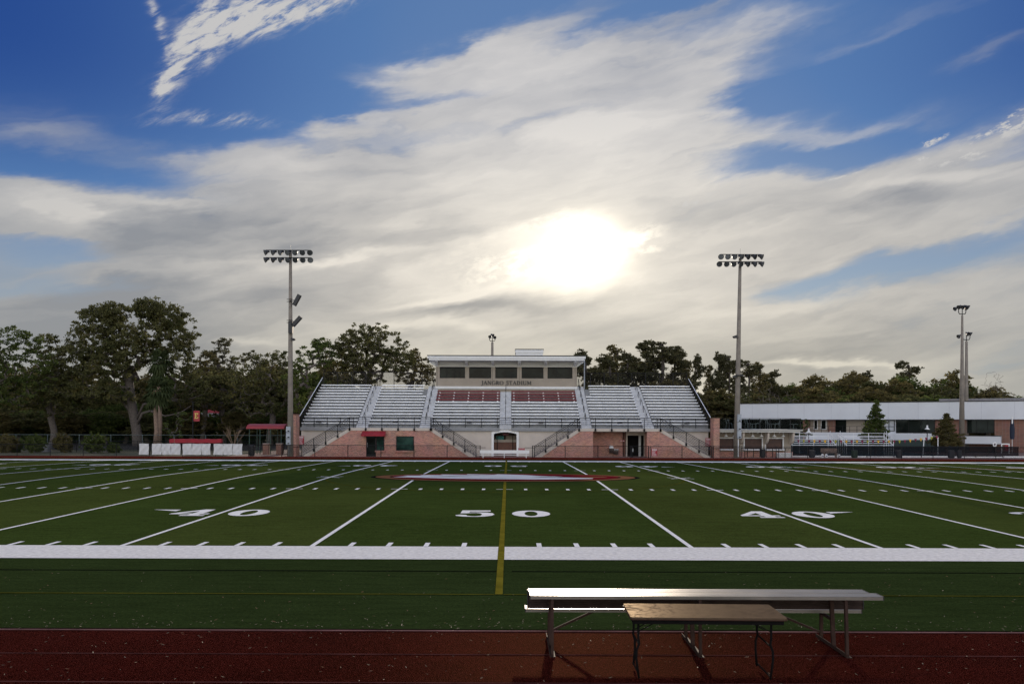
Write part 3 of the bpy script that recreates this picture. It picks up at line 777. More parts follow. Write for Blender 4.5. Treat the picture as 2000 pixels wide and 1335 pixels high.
# white arch surround
oa = arch(AX0 - .22, AX1 + .22, zs + .18, zc + .22)
mb = MB()
for (a, b, c, d) in zip(ap[:-1], ap[1:], oa[:-1], oa[1:]): mb.prism_xz([a, b, d, c], MW - .09, MW + .1)
mb.box(AX0 - .22, AX0, MW - .09, MW + .1, -.04, zs); mb.box(AX1, AX1 + .22, MW - .09, MW + .1, -.04, zs)
mb.add([(AX0 - .22, MW - .09, zs), (AX0, MW - .09, zs), (AX0 - .22, MW - .09, zs + .18)], [(0, 1, 2)])
mb.add([(AX1 + .22, MW - .09, zs), (AX1, MW - .09, zs), (AX1 + .22, MW - .09, zs + .18)], [(0, 1, 2)])
mb.build('arch_surround', WHITE, gs)
# passage
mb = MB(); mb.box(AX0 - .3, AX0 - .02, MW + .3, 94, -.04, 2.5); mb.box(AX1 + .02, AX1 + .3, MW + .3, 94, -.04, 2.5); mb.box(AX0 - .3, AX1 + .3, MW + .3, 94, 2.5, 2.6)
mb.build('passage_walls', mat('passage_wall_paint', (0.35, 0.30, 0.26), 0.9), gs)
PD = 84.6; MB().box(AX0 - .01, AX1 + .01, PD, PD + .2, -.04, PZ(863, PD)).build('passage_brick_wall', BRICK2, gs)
MB().box(AX0 - .01, AX1 + .01, PD - .02, PD + .2, PZ(863, PD) + .002, PZ(858, PD)).build('passage_beige_band', BEIGE, gs)
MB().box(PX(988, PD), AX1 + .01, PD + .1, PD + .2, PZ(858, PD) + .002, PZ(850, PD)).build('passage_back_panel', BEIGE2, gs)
MB().box(PX(969, PD), PX(984, PD), PD + .05, PD + .2, PZ(858, PD) + .002, PZ(851, PD)).build('passage_teal_box', mat('teal_box', (0.02, 0.22, 0.20), 0.5), gs)
for x in (970.5, 1001): MB().box(PX(x, 84), PX(x + 1.4, 84), 84, 84.06, -.04, PZ(850, 84)).build('passage_gate_post', BLACK, gs)
MB().box(X(981.5), X(993.5), MW + .6, MW + .62, PZ(849.5, MW), PZ(845.6, MW)).build('passage_red_board', mat('dull_red_board', (0.10, 0.01, 0.015), 0.6), gs)
# recessed bay with door
zt = DK - BAND
mb = MB(); dx0, dx1 = X(1222.5), X(1263)
mb.box(RX0, dx0 - .02, MW + .25, MW + .5, -.05, zt)
mb.build('recess_brick_wall', BRICK, gs)
mb = MB()
fx0, fx1 = PX(1223, MW + .2), PX(1263.5, MW + .2)
dz = PZ(849, MW)
mb.box(fx0, fx0 + .12, MW + .15, MW + .45, -.04, dz); mb.box(fx1 - .12, fx1, MW + .15, MW + .45, -.04, dz); mb.box(fx0, fx1, MW + .15, MW + .45, dz, zt)
mb.build('doorway_frame', BEIGE, gs)
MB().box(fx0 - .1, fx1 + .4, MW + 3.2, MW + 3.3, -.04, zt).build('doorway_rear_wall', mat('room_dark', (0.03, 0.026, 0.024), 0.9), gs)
mb = MB(); mb.box(PX(1249, 83.5), PX(1253.5, 83.5), 84.0, 84.2, -.04, 2.3); mb.build('doorway_inner_jamb', WHITE, gs)
MB().box(RX0 - .05, RX1 + .05, FR + .3, MW + 4, DK - .3, DK - .2).build('recess_soffit', BEIGE, gs)
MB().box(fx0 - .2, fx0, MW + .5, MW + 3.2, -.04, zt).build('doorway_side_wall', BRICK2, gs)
# deck slab
mb = MB(); mb.box(S1T, S2T, FR + 1.5, MW, DK - .12, DK - .03); mb.box(S3T, S4T, FR + 1.5, MW, DK - .12, DK - .03)
mb.box(XL, XR, MW - .02, ROW0 + .2, DK, DK + .05)
mb.build('front_walkway', ALU_D, gs)
# piers at both ends
for a, b, zt_ in ((572.7, 578.8, PZ(811, FR)), (1393.3, 1405, PZ(815.5, FR))):
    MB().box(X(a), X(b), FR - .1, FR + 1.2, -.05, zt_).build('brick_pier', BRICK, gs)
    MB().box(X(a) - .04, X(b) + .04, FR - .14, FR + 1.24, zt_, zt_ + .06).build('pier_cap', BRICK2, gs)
# rear support mass under the seating (seen from the side)
YT = ROW0 + PITCH * NROW
mb = MB()
mb.prism_yz([(MW + .3, DK - .1), (YT + .3, Z0 + RISE * NROW - .75), (YT + .3, Z0 + RISE * NROW - .95), (MW + .3, DK - .3)], XL, XR)
mb.build('raker_deck', CONC2, gs)
MB().box(XL, -8.0, YT, YT + .2, -.05, 6.4).build('rear_wall', BEIGE, gs)
MB().box(7.4, XR, YT, YT + .2, -.05, 6.4).build('rear_wall', BEIGE, gs)
# window and awning door of the left block
def window(x0, x1, y0, y1, D, par, m=GLASSG, sill=None, mull=()):
    a, b, zt_, zb = PX(x0, D), PX(x1, D), PZ(y0, D), PZ(y1, D)
    fr = MB(); t = .06
    fr.box(a, b, D - .05, D + .03, zt_ - t, zt_); fr.box(a, b, D - .05, D + .03, zb, zb + t)
    fr.box(a, a + t, D - .05, D + .03, zb + t, zt_ - t); fr.box(b - t, b, D - .05, D + .03, zb + t, zt_ - t)
    for q in mull: fr.box(a + (b - a) * q - .025, a + (b - a) * q + .025, D - .05, D + .03, zb + t, zt_ - t)
    w = fr.build('window', BLACK, par)
    MB().box(a + t, b - t, D - .02, D - .004, zb + t, zt_ - t).build('pane', m, w)
    if sill: MB().box(a - .1, b + .1, D - .14, D + .0, zb - .16, zb - .002).build('sill', sill, w)
    return w
window(774, 808.5, 852, 880, FR - .01, gs, sill=BRICK)
window(735, 750.5, 852, 880, FR - .01, gs, sill=BRICK)
f = MB(); a, b = X(715.5), X(734.5); zt_ = PZ(851, FR)
f.box(a, b, FR - .06, FR + .02, zt_ - .07, zt_); f.box(a, a + .08, FR - .06, FR + .02, -.03, zt_ - .07); f.box(b - .08, b, FR - .06, FR + .02, -.03, zt_ - .07); f.box(a + .08, b - .08, FR - .06, FR + .02, -.03, .2)
dr = f.build('door', BLACK, gs)
MB().box(a + .08, b - .08, FR - .03, FR - .006, .2, zt_ - .07).build('pane', GLASS, dr)
MB().box(a + .1, a + .14, FR - .12, FR - .065, .85, 1.25).build('handle', GALV, dr)
aw = MB(); a, b = X(708.5), X(753); z1, z2, z3 = PZ(842.5, FR), PZ(849.5, FR), PZ(852, FR)
aw.prism_yz([(FR - .01, z1), (FR - .9, z2), (FR - .9, z3), (FR - .86, z3), (FR - .86, z2 + .02), (FR - .01, z1 - .06)], a, b)
aw.prism_yz([(FR - .01, z1), (FR - .9, z2), (FR - .9, z3), (FR - .01, z3)], a - .02, a + .01); aw.prism_yz([(FR - .01, z1), (FR - .9, z2), (FR - .9, z3), (FR - .01, z3)], b - .01, b + .02)
tag(aw.build('awning', RED, None, origin=((a + b) / 2, FR, z3)), 'small bright red canvas awning over the glass door in the brick wall', 'awning')

# ---------------------------------------------------------- seating sections
def zrow(i): return Z0 + RISE * i
def yrow(i): return ROW0 + PITCH * i
def section(name_label, x0, x1, n=14, maroon_from=99, short=None):
    s = thing('bleacher_section', name_label, 'bleachers', ((x0 + x1) / 2, ROW0, DK), 'bleacher sections of the grandstand')
    tr = MB(); rs = MB()
    for i in range(n):
        a, b = x0, x1
        if short and i >= short[0]: a, b = short[1], short[2]
        y, z = yrow(i), zrow(i); mar = i >= maroon_from
        # foot plank behind the riser, riser plate in front of it
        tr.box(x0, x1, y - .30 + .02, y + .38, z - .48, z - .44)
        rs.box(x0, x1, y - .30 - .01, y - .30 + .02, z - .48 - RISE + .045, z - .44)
        sb = MB(); sb.box(a, b, y + .02, y + .28, z - .035, z)
        for q in (.02, .10, .18, .26): sb.box(a, b, y + q, y + q + .02, z, z + .006)
        sb.box(a, b, y + .012, y + .02, z - .09, z - .002)
        if mar:
            sb.box(a, b, y - .012, y + .011, z - .17, z + .004); sb.build('seat_plank', MAROON, s)
        else: sb.build('seat_plank', ALU, s)
        L_ = b - a; nb = 4 if L_ < 6 else 5
        for k in range(nb):
            xx = a + .25 + (L_ - .5) * k / (nb - 1)
            br = MB(); br.prism_yz([(y + .2, z - .43), (y + .25, z - .43), (y + .26, z - .055), (y + .06, z - .055), (y + .06, z - .09), (y + .2, z - .14)], xx - .022, xx + .022)
            br.build('bracket', GALV, s)
            if mar: MB().box(xx - .06, xx + .06, y + .012, y + .045, z - .42, z - .055).build('front_bracket', WHITE, s)
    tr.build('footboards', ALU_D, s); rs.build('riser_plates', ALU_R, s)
    return s
section('aluminium bleacher section at the outer left end, beside the tall light pole with loudspeakers', -19.85, -14.55)
section('aluminium bleacher section above the red awning and glass door', -13.4, -8.5, short=(10, -13.4, -8.9))
section('centre bleacher section with maroon back rows, above the left stair down to the arch', -7.4, -.87, n=12, maroon_from=8)
section('centre bleacher section with maroon back rows, above the right stair down to the arch', .3, 6.95, n=12, maroon_from=8)
section('aluminium bleacher section above the recessed brick bay with the open doorway', 7.95, 12.85, short=(10, 8.45, 12.85))
section('aluminium bleacher section at the outer right end, beside the concession building', 13.9, 19.2)
# aisle steps
def aisle(x0, x1, n):
    mb = MB()
    for i in range(2 * n):
        y = ROW0 - .28 + PITCH / 2 * i; z = DK + .04 + RISE / 2 * (i + 1)
        mb.box(x0 + .01, x1 - .01, y, y + PITCH / 2, z - .3, z)
    mb.build('aisle_steps', ALU_D, gs)
AIS = [(-14.54, -13.41, 14), (-8.49, -7.41, 14), (-.86, .29, 12), (6.96, 7.94, 14), (12.86, 13.89, 14)]
for a in AIS: aisle(*a)
MB().box(-8.4, -7.7, YT - .35, YT + .1, 6.6, 6.7).build('top_landing', ALU_D, gs)
AL = ['black stepped handrails in the aisle nearest the tall pole with loudspeakers', 'black stepped handrails in the aisle left of the maroon seats', 'black stepped handrails in the middle aisle straight above the arch',
      'black stepped handrails in the aisle right of the maroon seats', 'black stepped handrails in the aisle nearest the concession building']
for (a, b, n), lab in zip(AIS, AL):
    cx = (a + b) / 2 if abs((a + b) / 2) > 2 else -.28
    h = thing('aisle_handrail', lab, 'handrail', (cx, ROW0, DK), 'aisle handrails')
    i = 0.3
    while i < n - 1.2:
        y0 = yrow(i); z0 = zrow(i) - .42; y1 = yrow(i + 1.55); z1 = zrow(i + 1.55) - .42
        mb = MB()
        mb.tube([(cx, y0, z0), (cx, y0, z0 + .88), (cx, y1, z1 + .88), (cx, y1, z1)], .026, 6)
        mb.box(cx - .06, cx + .06, y0 - .06, y0 + .06, z0 - .02, z0 + .12); mb.box(cx - .06, cx + .06, y1 - .06, y1 + .06, z1 - .02, z1 + .12)
        mb.build('rail_loop', BLACK, h)
        i += 2.45

# ---------------------------------------------------------- front railing and stair railings
def railing(pts, label, name='deck_railing', n_rail=5, h=1.0, posts=None, foot=True, grab=None, group=None, every=1.4):
    """pts: two ends of the walking line; posts upright, rails parallel"""
    a, b = Vector(pts[0]), Vector(pts[1])
    t = thing(name, label, 'railing', ((a.x + b.x) / 2, a.y, min(a.z, b.z)), group)
    n = posts or max(2, round((b - a).length / every) + 1)
    for k in range(n):
        p = a.lerp(b, k / (n - 1))
        mb = MB(); mb.box(p.x - .028, p.x + .028, p.y - .028, p.y + .028, p.z - (.22 if foot else 0), p.z + h)
        if foot: mb.box(p.x - .075, p.x + .075, p.y - .06, p.y + .06, p.z - .26, p.z - .02)
        mb.build('post', BLACK, t)
    for k in range(n_rail):
        z = h - k * (h - .12) / n_rail
        r = .03 if k == 0 else .018
        MB().tube([a + Vector((0, 0, z)), b + Vector((0, 0, z))], r, 6).build('rail', BLACK, t)
    if grab:
        o = Vector((0, -.09, .82))
        MB().tube([a + o, b + o] if grab == 1 else [a + o + Vector(grab), a + o, b + o], .026, 6).build('grab_rail', BLACK, t)
    return t
y = FR - .1
railing([(S1T, y, DK), (X(841), y, DK)], 'black deck railing above the red awning and the big window', posts=None)
railing([(S3T, y, DK), (X(1290), y, DK)], 'black deck railing above the recessed brick bay and doorway')
railing([(XL, MW - .1, DK + .05), (S1T + .02, MW - .1, DK + .05)], 'short black railing on the walkway edge at the left end of the stand', foot=False, n_rail=4, h=.95, every=1.25)
railing([(S2T, MW - .1, DK + .05), (S3T, MW - .1, DK + .05)], 'long black railing on the walkway edge above the white arch', foot=False, n_rail=4, h=.95, every=1.55)
railing([(S4T, MW - .1, DK + .05), (XR, MW - .1, DK + .05)], 'short black railing on the walkway edge beside the concession building', foot=False, n_rail=4, h=.95, every=1.25)
railing([(S1B, y, .02), (S1T, y, DK)], 'black sloping stair railing on the far left stair of the stand', 'stair_railing', 6, .98, 5, True, (-.75, 0, 0), 'stair railings')
railing([(S2B, y, .02), (S2T, y, DK)], 'black sloping stair railing just left of the white arch', 'stair_railing', 6, .98, 5, True, (.9, 0, 0), 'stair railings')
railing([(S3B, y, .02), (S3T, y, DK)], 'black sloping stair railing just right of the white arch', 'stair_railing', 6, .98, 5, True, (-.9, 0, 0), 'stair railings')
railing([(S4B, y, .02), (S4T, y, DK)], 'black sloping stair railing on the far right stair of the stand', 'stair_railing', 6, .98, 5, True, (.75, 0, 0), 'stair railings')
# small boxes hung on the rails (speakers)
for px, lab in ((622.5, 'far left'), (772, 'second'), (916.5, 'left centre'), (1056.5, 'right centre'), (1210.5, 'fifth'), (1341.5, 'far right')):
    D = FR - .17 if px in (772, 1210.5) else MW - .17
    x = PX(px, D); z = PZ(824.5, D)
    mb = MB(); mb.box(x - .24, x + .24, D - .12, D, z - .1, z + .1); mb.box(x - .22, x + .22, D - .13, D - .12, z - .08, z + .08)
    lab2 = {622.5: 'flat black box on the railing at the left end of the stand', 772: 'flat black box on the railing between red awning and big window', 916.5: 'flat black box on the railing up left of the white arch',
            1056.5: 'flat black box on the railing up right of the white arch', 1210.5: 'flat black box on the railing above the recessed bay', 1341.5: 'flat black box on the railing at the right end of the stand'}[px]
    tag(mb.build('railing_box', BLACK2, None, origin=(x, D, z)), lab2, 'box', 'boxes on the deck railing')

# side guard meshes with light top rail
def side_guard(x, label):
    t = thing('side_guard', label, 'guard fence', (x, ROW0, DK))
    y0, z0 = ROW0 - .6, DK + .0; y1, z1 = YT - .1, zrow(13) - .4
    MB().add([(x, y0, z0), (x, y1, z1), (x, y1, z1 + 1.15), (x, y0, z0 + 1.05)], [(0, 1, 2, 3)]).build('guard_mesh', NETD, t)
    MB().tube([(x, y0, z0 + 1.08), (x, y1, z1 + 1.18)], .035, 6).build('top_rail', ALU, t)
    for k in range(7):
        q = k / 6; MB().box(x - .03, x + .03, y0 + (y1 - y0) * q - .03, y0 + (y1 - y0) * q + .03, z0 + (z1 - z0) * q - .1, z0 + (z1 - z0) * q + 1.08).build('post', BLACK, t)
side_guard(XL - .05, 'sloping black mesh guard down the left end of the seating')
side_guard(XR + .1, 'sloping black mesh guard down the right end of the seating')
def rear_guard(x0, x1, label):
    zb, zt_ = zrow(13) - .5, PZ(727.5, YT + .2)
    t = thing('rear_guard', label, 'guard fence', ((x0 + x1) / 2, YT + .25, zb))
    yy = YT + .25
    MB().add([(x0, yy, zb), (x1, yy, zb), (x1, yy, zt_), (x0, yy, zt_)], [(0, 1, 2, 3)]).build('guard_mesh', BACKM, t)
    MB().tube([(x0, yy, zt_), (x1, yy, zt_)], .03, 6).build('top_rail', BLACK, t)
    n = int((x1 - x0) / 1.45)
    for k in range(n + 1):
        xx = x0 + (x1 - x0) * k / n; MB().box(xx - .035, xx + .035, yy - .035, yy + .035, zb, zt_).build('post', BLACK, t)
rear_guard(XL, -7.75, 'tall black mesh guard behind the top seats left of the press box')
rear_guard(7.3, XR, 'tall black mesh guard behind the top seats right of the press box')

# ================================================================== PRESS BOX
PB = 91.4
pb = thing('press_box', 'beige press box with white cornice, five dark windows and the stadium name', 'press box', (0, PB, 6.0))
bx0, bx1 = PX(850.8, PB), PX(1126.3, PB)
def zb(py): return PZ(py, PB)
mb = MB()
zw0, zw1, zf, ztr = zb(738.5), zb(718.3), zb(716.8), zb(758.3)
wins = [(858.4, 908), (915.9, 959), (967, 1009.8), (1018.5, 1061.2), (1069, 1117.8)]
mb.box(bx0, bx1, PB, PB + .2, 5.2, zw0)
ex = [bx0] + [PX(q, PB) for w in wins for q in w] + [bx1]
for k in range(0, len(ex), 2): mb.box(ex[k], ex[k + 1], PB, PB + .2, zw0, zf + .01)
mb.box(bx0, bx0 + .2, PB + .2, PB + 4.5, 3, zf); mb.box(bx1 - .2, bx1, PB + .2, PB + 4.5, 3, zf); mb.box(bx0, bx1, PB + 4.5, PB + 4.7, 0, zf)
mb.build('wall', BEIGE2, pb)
mb = MB()
for px in (853.5, 961.5, 1014, 1123): mb.box(PX(px, PB) - .02, PX(px, PB) + .02, PB - .006, PB, 5.3, zf - .02)
mb.build('control_joints', mat('wall_joint', (0.2, 0.17, 0.14), 0.9), pb)  # darker joint lines in the stucco
for w0, w1 in wins:
    mull = (.28, .6, .8) if w0 < 860 else ((.38,) if w0 > 1065 else ())
    window(w0, w1, 718.3, 738.3, PB + .08, pb, m=GLASS, mull=mull)
# things inside the glass line: a few pale shapes on the desk behind
mb = MB(); mb.box(bx0 - .05, bx1 + .05, PB - .14, PB + .05, ztr, ztr + .2); mb.box(bx0 - .02, bx1 + .02, PB - .1, PB - .001, ztr - .06, ztr)
mb.build('white_belt_trim', WHITE, pb)
mb = MB(); mb.box(bx0 - .03, bx1 + .03, PB - .06, PB + 4.75, zf + .01, zb(703)); mb.build('frieze', mat('frieze_shade_tone', (0.50, 0.475, 0.43), 0.8, var=.03), pb)  # white frieze, the shade under the cornice put into its colour
CF = 89.6
cx0, cx1 = PX(834.5, CF), PX(1143.5, CF)
z1, z2 = PZ(703.2, CF), PZ(695.2, CF)
mb = MB(); mb.box(cx0 + .12, cx1 - .12, CF + .1, PB + 6, z1, z1 + .2); mb.box(cx0, cx1, CF, PB + 6.1, z1 + .2, z2)
mb.build('cornice', WHITE, pb)
MB().box(cx0 - .04, cx1 + .04, CF - .04, PB + 6.15, z2, z2 + .09).build('roof_edge', BLACK2, pb)
for px in (853, 910.8, 962, 1013.8, 1065, 1122.6):
    x = PX(px, 91.0)
    MB().prism_yz([(PB - .06, z1), (CF + .35, z1), (CF + .45, z1 - .12), (PB - .55, zb(712)), (PB - .06, zb(714.5))], x - .14, x + .14).build('bracket', WHITE, pb)
for s, xx in ((-1, bx0 - .03), (1, bx1 + .03)):
    mb = MB(); mb.prism_xz([(xx, z1), (xx + s * .75, z1), (xx + s * .62, z1 - .12), (xx, z1 - .55)], PB + .4, PB + .6); mb.build('bracket', WHITE, pb)
# rooftop hatch box
RB = 94.0
a, b = PX(1006, RB), PX(1061, RB)
zt_, zb_ = PZ(682.6, RB), PZ(694, RB)
mb = MB(); h = (zt_ - z2)
mb.box(a + .12, b - .12, RB, RB + 2.4, z2 + .05, z2 + h * .35); mb.box(a + .06, b - .06, RB - .06, RB + 2.5, z2 + h * .35, z2 + h * .68); mb.box(a, b, RB - .12, RB + 2.6, z2 + h * .68, zt_)
t = mb.build('rooftop_box', WHITE, pb)
MB().box(a - .03, b + .03, RB - .15, RB + 2.63, zt_, zt_ + .08).build('rooftop_box_lid', BLACK2, t)
# serif capitals drawn with strokes
SERIF = {
 'J': (.42, [('v', .26, .0, 1, .11), ('s', .26, 1, .2), ('arc', .26, 0)]),
 'A': (.80, [('d', .08, 0, .40, 1, .05), ('d', .40, 1, .70, 0, .11), ('h', .2, .58, .33), ('s', .08, 0, .16), ('s', .70, 0, .2)]),
 'N': (.86, [('v', .12, 0, 1, .055), ('v', .72, 0, 1, .055), ('d', .12, 1, .72, 0, .11), ('s', .10, 1, .16), ('s', .12, 0, .2), ('s', .72, 1, .2)]),
 'G': (.82, [('o', .42, .5, .36, .5, 38, 322), ('v', .72, .05, .4, .09), ('s', .72, .4, .2)]),
 'R': (.74, [('v', .14, 0, 1, .11), ('o2', .14, .74, .38, .26), ('d', .36, .48, .66, 0, .11), ('s', .14, 0, .2), ('s', .1, 1, .12), ('s', .68, 0, .14)]),
 'O': (.86, [('o', .43, .5, .38, .5, 0, 360)]),
 'S': (.58, [('sc',)]),
 'T': (.72, [('v', .36, 0, 1, .11), ('h', .03, .69, .97), ('s', .36, 0, .22), ('v', .05, .78, 1, .045), ('v', .67, .78, 1, .045)]),
 'D': (.84, [('v', .14, 0, 1, .11), ('o2', .14, .5, .6, .5), ('s', .12, 1, .12), ('s', .12, 0, .12)]),
 'I': (.34, [('v', .17, 0, 1, .11), ('s', .17, 0, .22), ('s', .17, 1, .22)]),
 'U': (.82, [('v', .14, .3, 1, .11), ('v', .68, .3, 1, .055), ('o', .41, .3, .27, .3, 180, 360), ('s', .14, 1, .2), ('s', .68, 1, .18)]),
 'M': (.98, [('v', .14, 0, 1, .055), ('v', .84, 0, 1, .11), ('d', .14, 1, .47, .12, .11), ('d', .47, .12, .84, 1, .05), ('s', .14, 0, .2), ('s', .84, 0, .22), ('s', .12, 1, .14), ('s', .86, 1, .14)]),
 ' ': (.42, [])}
def serif_text(txt, x0, y, z0, h, width):
    tot = sum(SERIF[c][0] for c in txt) + .10 * (len(txt) - 1)
    s = width / tot; mb = MB(); x = x0; dep = [0]
    def bar(a, b, w):
        dep[0] += 1; yy = y - .05 - .0012 * (dep[0] % 7)
        a = Vector((x + a[0] * s, 0, z0 + a[1] * h)); b = Vector((x + b[0] * s, 0, z0 + b[1] * h)); d = (b - a).normalized(); n = Vector((-d.z, 0, d.x)) * w * h / 2
        p = [a - n, b - n, b + n, a + n]; mb.prism_xz([(q.x, q.z) for q in p], yy, y - .004)
    for c in txt:
        for st in SERIF[c][1]:
            k = st[0]
            if k == 'v': bar((st[1], st[2]), (st[1], st[3]), st[4] * 1.9)
            elif k == 'd': bar((st[1], st[2]), (st[3], st[4]), st[5] * 1.9)
            elif k == 'h': bar((st[1], st[3] if st[3] > .9 else .36), (st[2], st[3] if st[3] > .9 else .36), .10)
            elif k == 's': bar((st[1] - st[3] * .75, st[2] + (.03 if st[2] < .5 else -.03)), (st[1] + st[3] * .75, st[2] + (.03 if st[2] < .5 else -.03)), .10)
            elif k == 'o':
                _, cx, cz, rx, rz, a0, a1 = st; n = 14
                for i in range(n):
                    t0, t1 = R(a0 + (a1 - a0) * i / n), R(a0 + (a1 - a0) * (i + 1) / n); w = .09 + .12 * abs(math.cos((t0 + t1) / 2))
                    bar((cx + rx * math.cos(t0), cz + (rz - .03) * math.sin(t0)), (cx + rx * math.cos(t1), cz + (rz - .03) * math.sin(t1)), w)
            elif k == 'o2':
                _, cx, cz, rx, rz = st; n = 10
                for i in range(n):
                    t0, t1 = R(-90 + 180 * i / n), R(-90 + 180 * (i + 1) / n); w = .09 + .12 * abs(math.cos((t0 + t1) / 2))
                    bar((cx + .1 + rx * math.cos(t0) - .1, cz + (rz - .03) * math.sin(t0)), (cx + rx * math.cos(t1), cz + (rz - .03) * math.sin(t1)), w)
            elif k == 'arc':
                bar((.26, .05), (.22, -.16), .13); bar((.23, -.15), (.08, -.25), .12); bar((.09, -.25), (-.06, -.20), .12)
            elif k == 'sc':
                P_ = [(.50, .80), (.44, .95), (.28, .98), (.12, .90), (.10, .72), (.24, .58), (.42, .46), (.50, .28), (.44, .08), (.28, .02), (.12, .06), (.07, .24)]
                for a, b in zip(P_[:-1], P_[1:]): bar(a, b, .15)
        x += (SERIF[c][0] + .10) * s
    return mb
tx0, tx1 = PX(939.8, PB), PX(1037.4, PB)
serif_text('JANGRO STADIUM', tx0, PB, PZ(751.0, PB, 985), .40, tx1 - tx0).build('name_lettering', DARKLET, pb)
# ================================================================== LIGHT POLES
def lamp_mesh(mb, c, yaw, pitch, r=.26):
    d = Vector((math.sin(yaw) * math.cos(pitch), -math.cos(yaw) * math.cos(pitch), -math.sin(pitch)))
    mb.lathe([(.03, -.42), (.10, -.40), (.11, -.22), (.16, -.16), (r * .8, -.08), (r, .04), (r * 1.03, .05), (r * .97, .055), (r * .75, -.04), (.12, -.12), (.05, -.15)], c, d, 14)
    return d
def stadium_pole(px_b, py_b, px_t, py_t, D, label, bars, yawf, extras=None):
    base = P(px_b, py_b, D); base.z = 0; top = P(px_t, py_t, D)
    t = thing('light_pole', label, 'light pole', tuple(base), 'tall floodlight poles')
    MB().tube([base + Vector((0, 0, -.1)), base.lerp(top, .35), top], [.29, .235, .13], 12).build('pole', CONC, t, smooth=True)
    MB().tube([top, top + Vector((0, 0, .55))], .012, 5).build('lightning_rod', GALV, t)
    for (x0, x1, py) in bars:
        z = PZ(py, D, px_t); a = PX(x0, D); b = PX(x1, D)
        MB().tube([(a, D - .22, z), (b, D - .22, z)], .045, 6).build('crossarm', BLACK, t)
        n = 7
        for k in range(n):
            xx = a + (b - a) * k / (n - 1)
            mb = MB(); yaw = yawf(k, n); c = Vector((xx, D - .38, z - .24))
            d = lamp_mesh(mb, c, yaw, R(22)); mb.tube([(xx, D - .22, z), (xx, D - .25, z - .16), tuple(c - d * .3)], .022, 5)
            l = mb.build('floodlight', mat('lamp_housing', (0.07, 0.07, 0.072), 0.45, 0.4), t, smooth=True)
            MB().lathe([(.001, .02), (.24, .02), (.245, .01), (.001, .012)], c, d, 14).build('lens', glass_mat('lamp_lens', (0.10, 0.105, 0.11), 0.12), l)
    return t, base, top
t, base, top = stadium_pole(567.3, 891, 566.2, 489, 79.9, 'tall concrete light pole at the left end of the stand, loudspeakers clamped to its shaft', [(519, 606, 489.6), (519, 607, 504)], lambda k, n: R(-62 + 70 * k / 6))
D = 79.9
def shaft(py): return PX(566.4, D), PZ(py, D, 566)
for py, ang in ((587, 62), (628, 48)):
    x, z = shaft(py)
    mb = MB()
    for k in (-.14, 0, .14): mb.box(x - .28, x + .28, D - .25, D - .2, z + k - .015, z + k + .015)
    mb.build('speaker_clamp', BLACK, t)
    MB().tube([(x, D - .2, z), (x + .62, D - .3, z)], .035, 6).build('speaker_arm', BLACK, t)
    cx, cz = x + .68, z + .0; u = Vector((math.cos(R(ang)), 0, math.sin(R(ang))))
    MB().bar(Vector((cx, D - .35, cz)) - u * .55, Vector((cx, D - .35, cz)) + u * .55, .5, .30, up=(-u.z, 0, u.x)).build('loudspeaker', BLACK2, t)
x, z = shaft(640.5)
MB().box(x - .05, x + .33, D - .6, D - .18, z - .52, z + .52).build('loudspeaker', BLACK2, t)
x, z = shaft(662); mb = MB(); mb.prism_xz([(x + .15, z + .12), (x + .5, z + .02), (x + .5, z - .03), (x + .3, z - .16), (x + .15, z - .12)], D - .3, D + .1); mb.build('small_floodlight', BLACK2, t)
for k in range(3):
    x = X(565.6, D); zt_ = PZ(834 + k * 12, D); zl = PZ(845 + k * 12, D)
    b_ = MB().box(x - .2, x + .2, D - .5, D - .25, zl, zt_).build('enclosure', GREYBOX, t)
    MB().box(x - .06, x + .12, D - .52, D - .5, zl + .06, zl + .16).build('latch', BLACK, b_)
x = X(566, D)
MB().tube([(x, D - .36, PZ(870, D)), (x, D - .36, 0)], .035, 6).build('conduit', GALV, t)
MB().tube([(x + .12, D - .36, PZ(870, D)), (x + .12, D - .36, .3)], .025, 6).build('conduit', GALV, t)
t, base, top = stadium_pole(1438.6, 893, 1444.6, 497, 80.2, 'tall concrete light pole standing in front of the concession building', [(1405, 1485, 497.8), (1402, 1486, 512)], lambda k, n: R(-6 + 66 * k / 6))
D = 80.2
for k in range(3):
    x = X(1441.5, D); zt_ = PZ(807 + k * 16, D); zl = PZ(822 + k * 16, D)
    b_ = MB().box(x - .18, x + .18, D - .5, D - .25, zl, zt_).build('enclosure', GREYBOX, t)
    MB().box(x - .06, x + .12, D - .52, D - .5, zl + .06, zl + .16).build('latch', BLACK, b_)
x = X(1440, D)
MB().tube([(x, D - .36, PZ(855, D)), (x, D - .36, .1)], .045, 6).build('conduit', WHITE, t)
for (px, py) in ((1434, 658), (1434, 735)):
    c = P(px, py, D); mb = MB(); mb.prism_xz([(c.x - .22, c.z + .05), (c.x + .15, c.z + .18), (c.x + .2, c.z - .1), (c.x - .1, c.z - .12)], D - .3, D); mb.tube([(c.x, D - .1, c.z), (c.x + .3, D, c.z - .1)], .03, 5)
    mb.build('small_floodlight', BLACK2, t)
mb = MB(); c = P(1442, 733, D); mb.box(c.x - .3, c.x + .35, D - .45, D + .2, c.z - .05, c.z + .06); mb.build('mounting_ring', BLACK2, t)

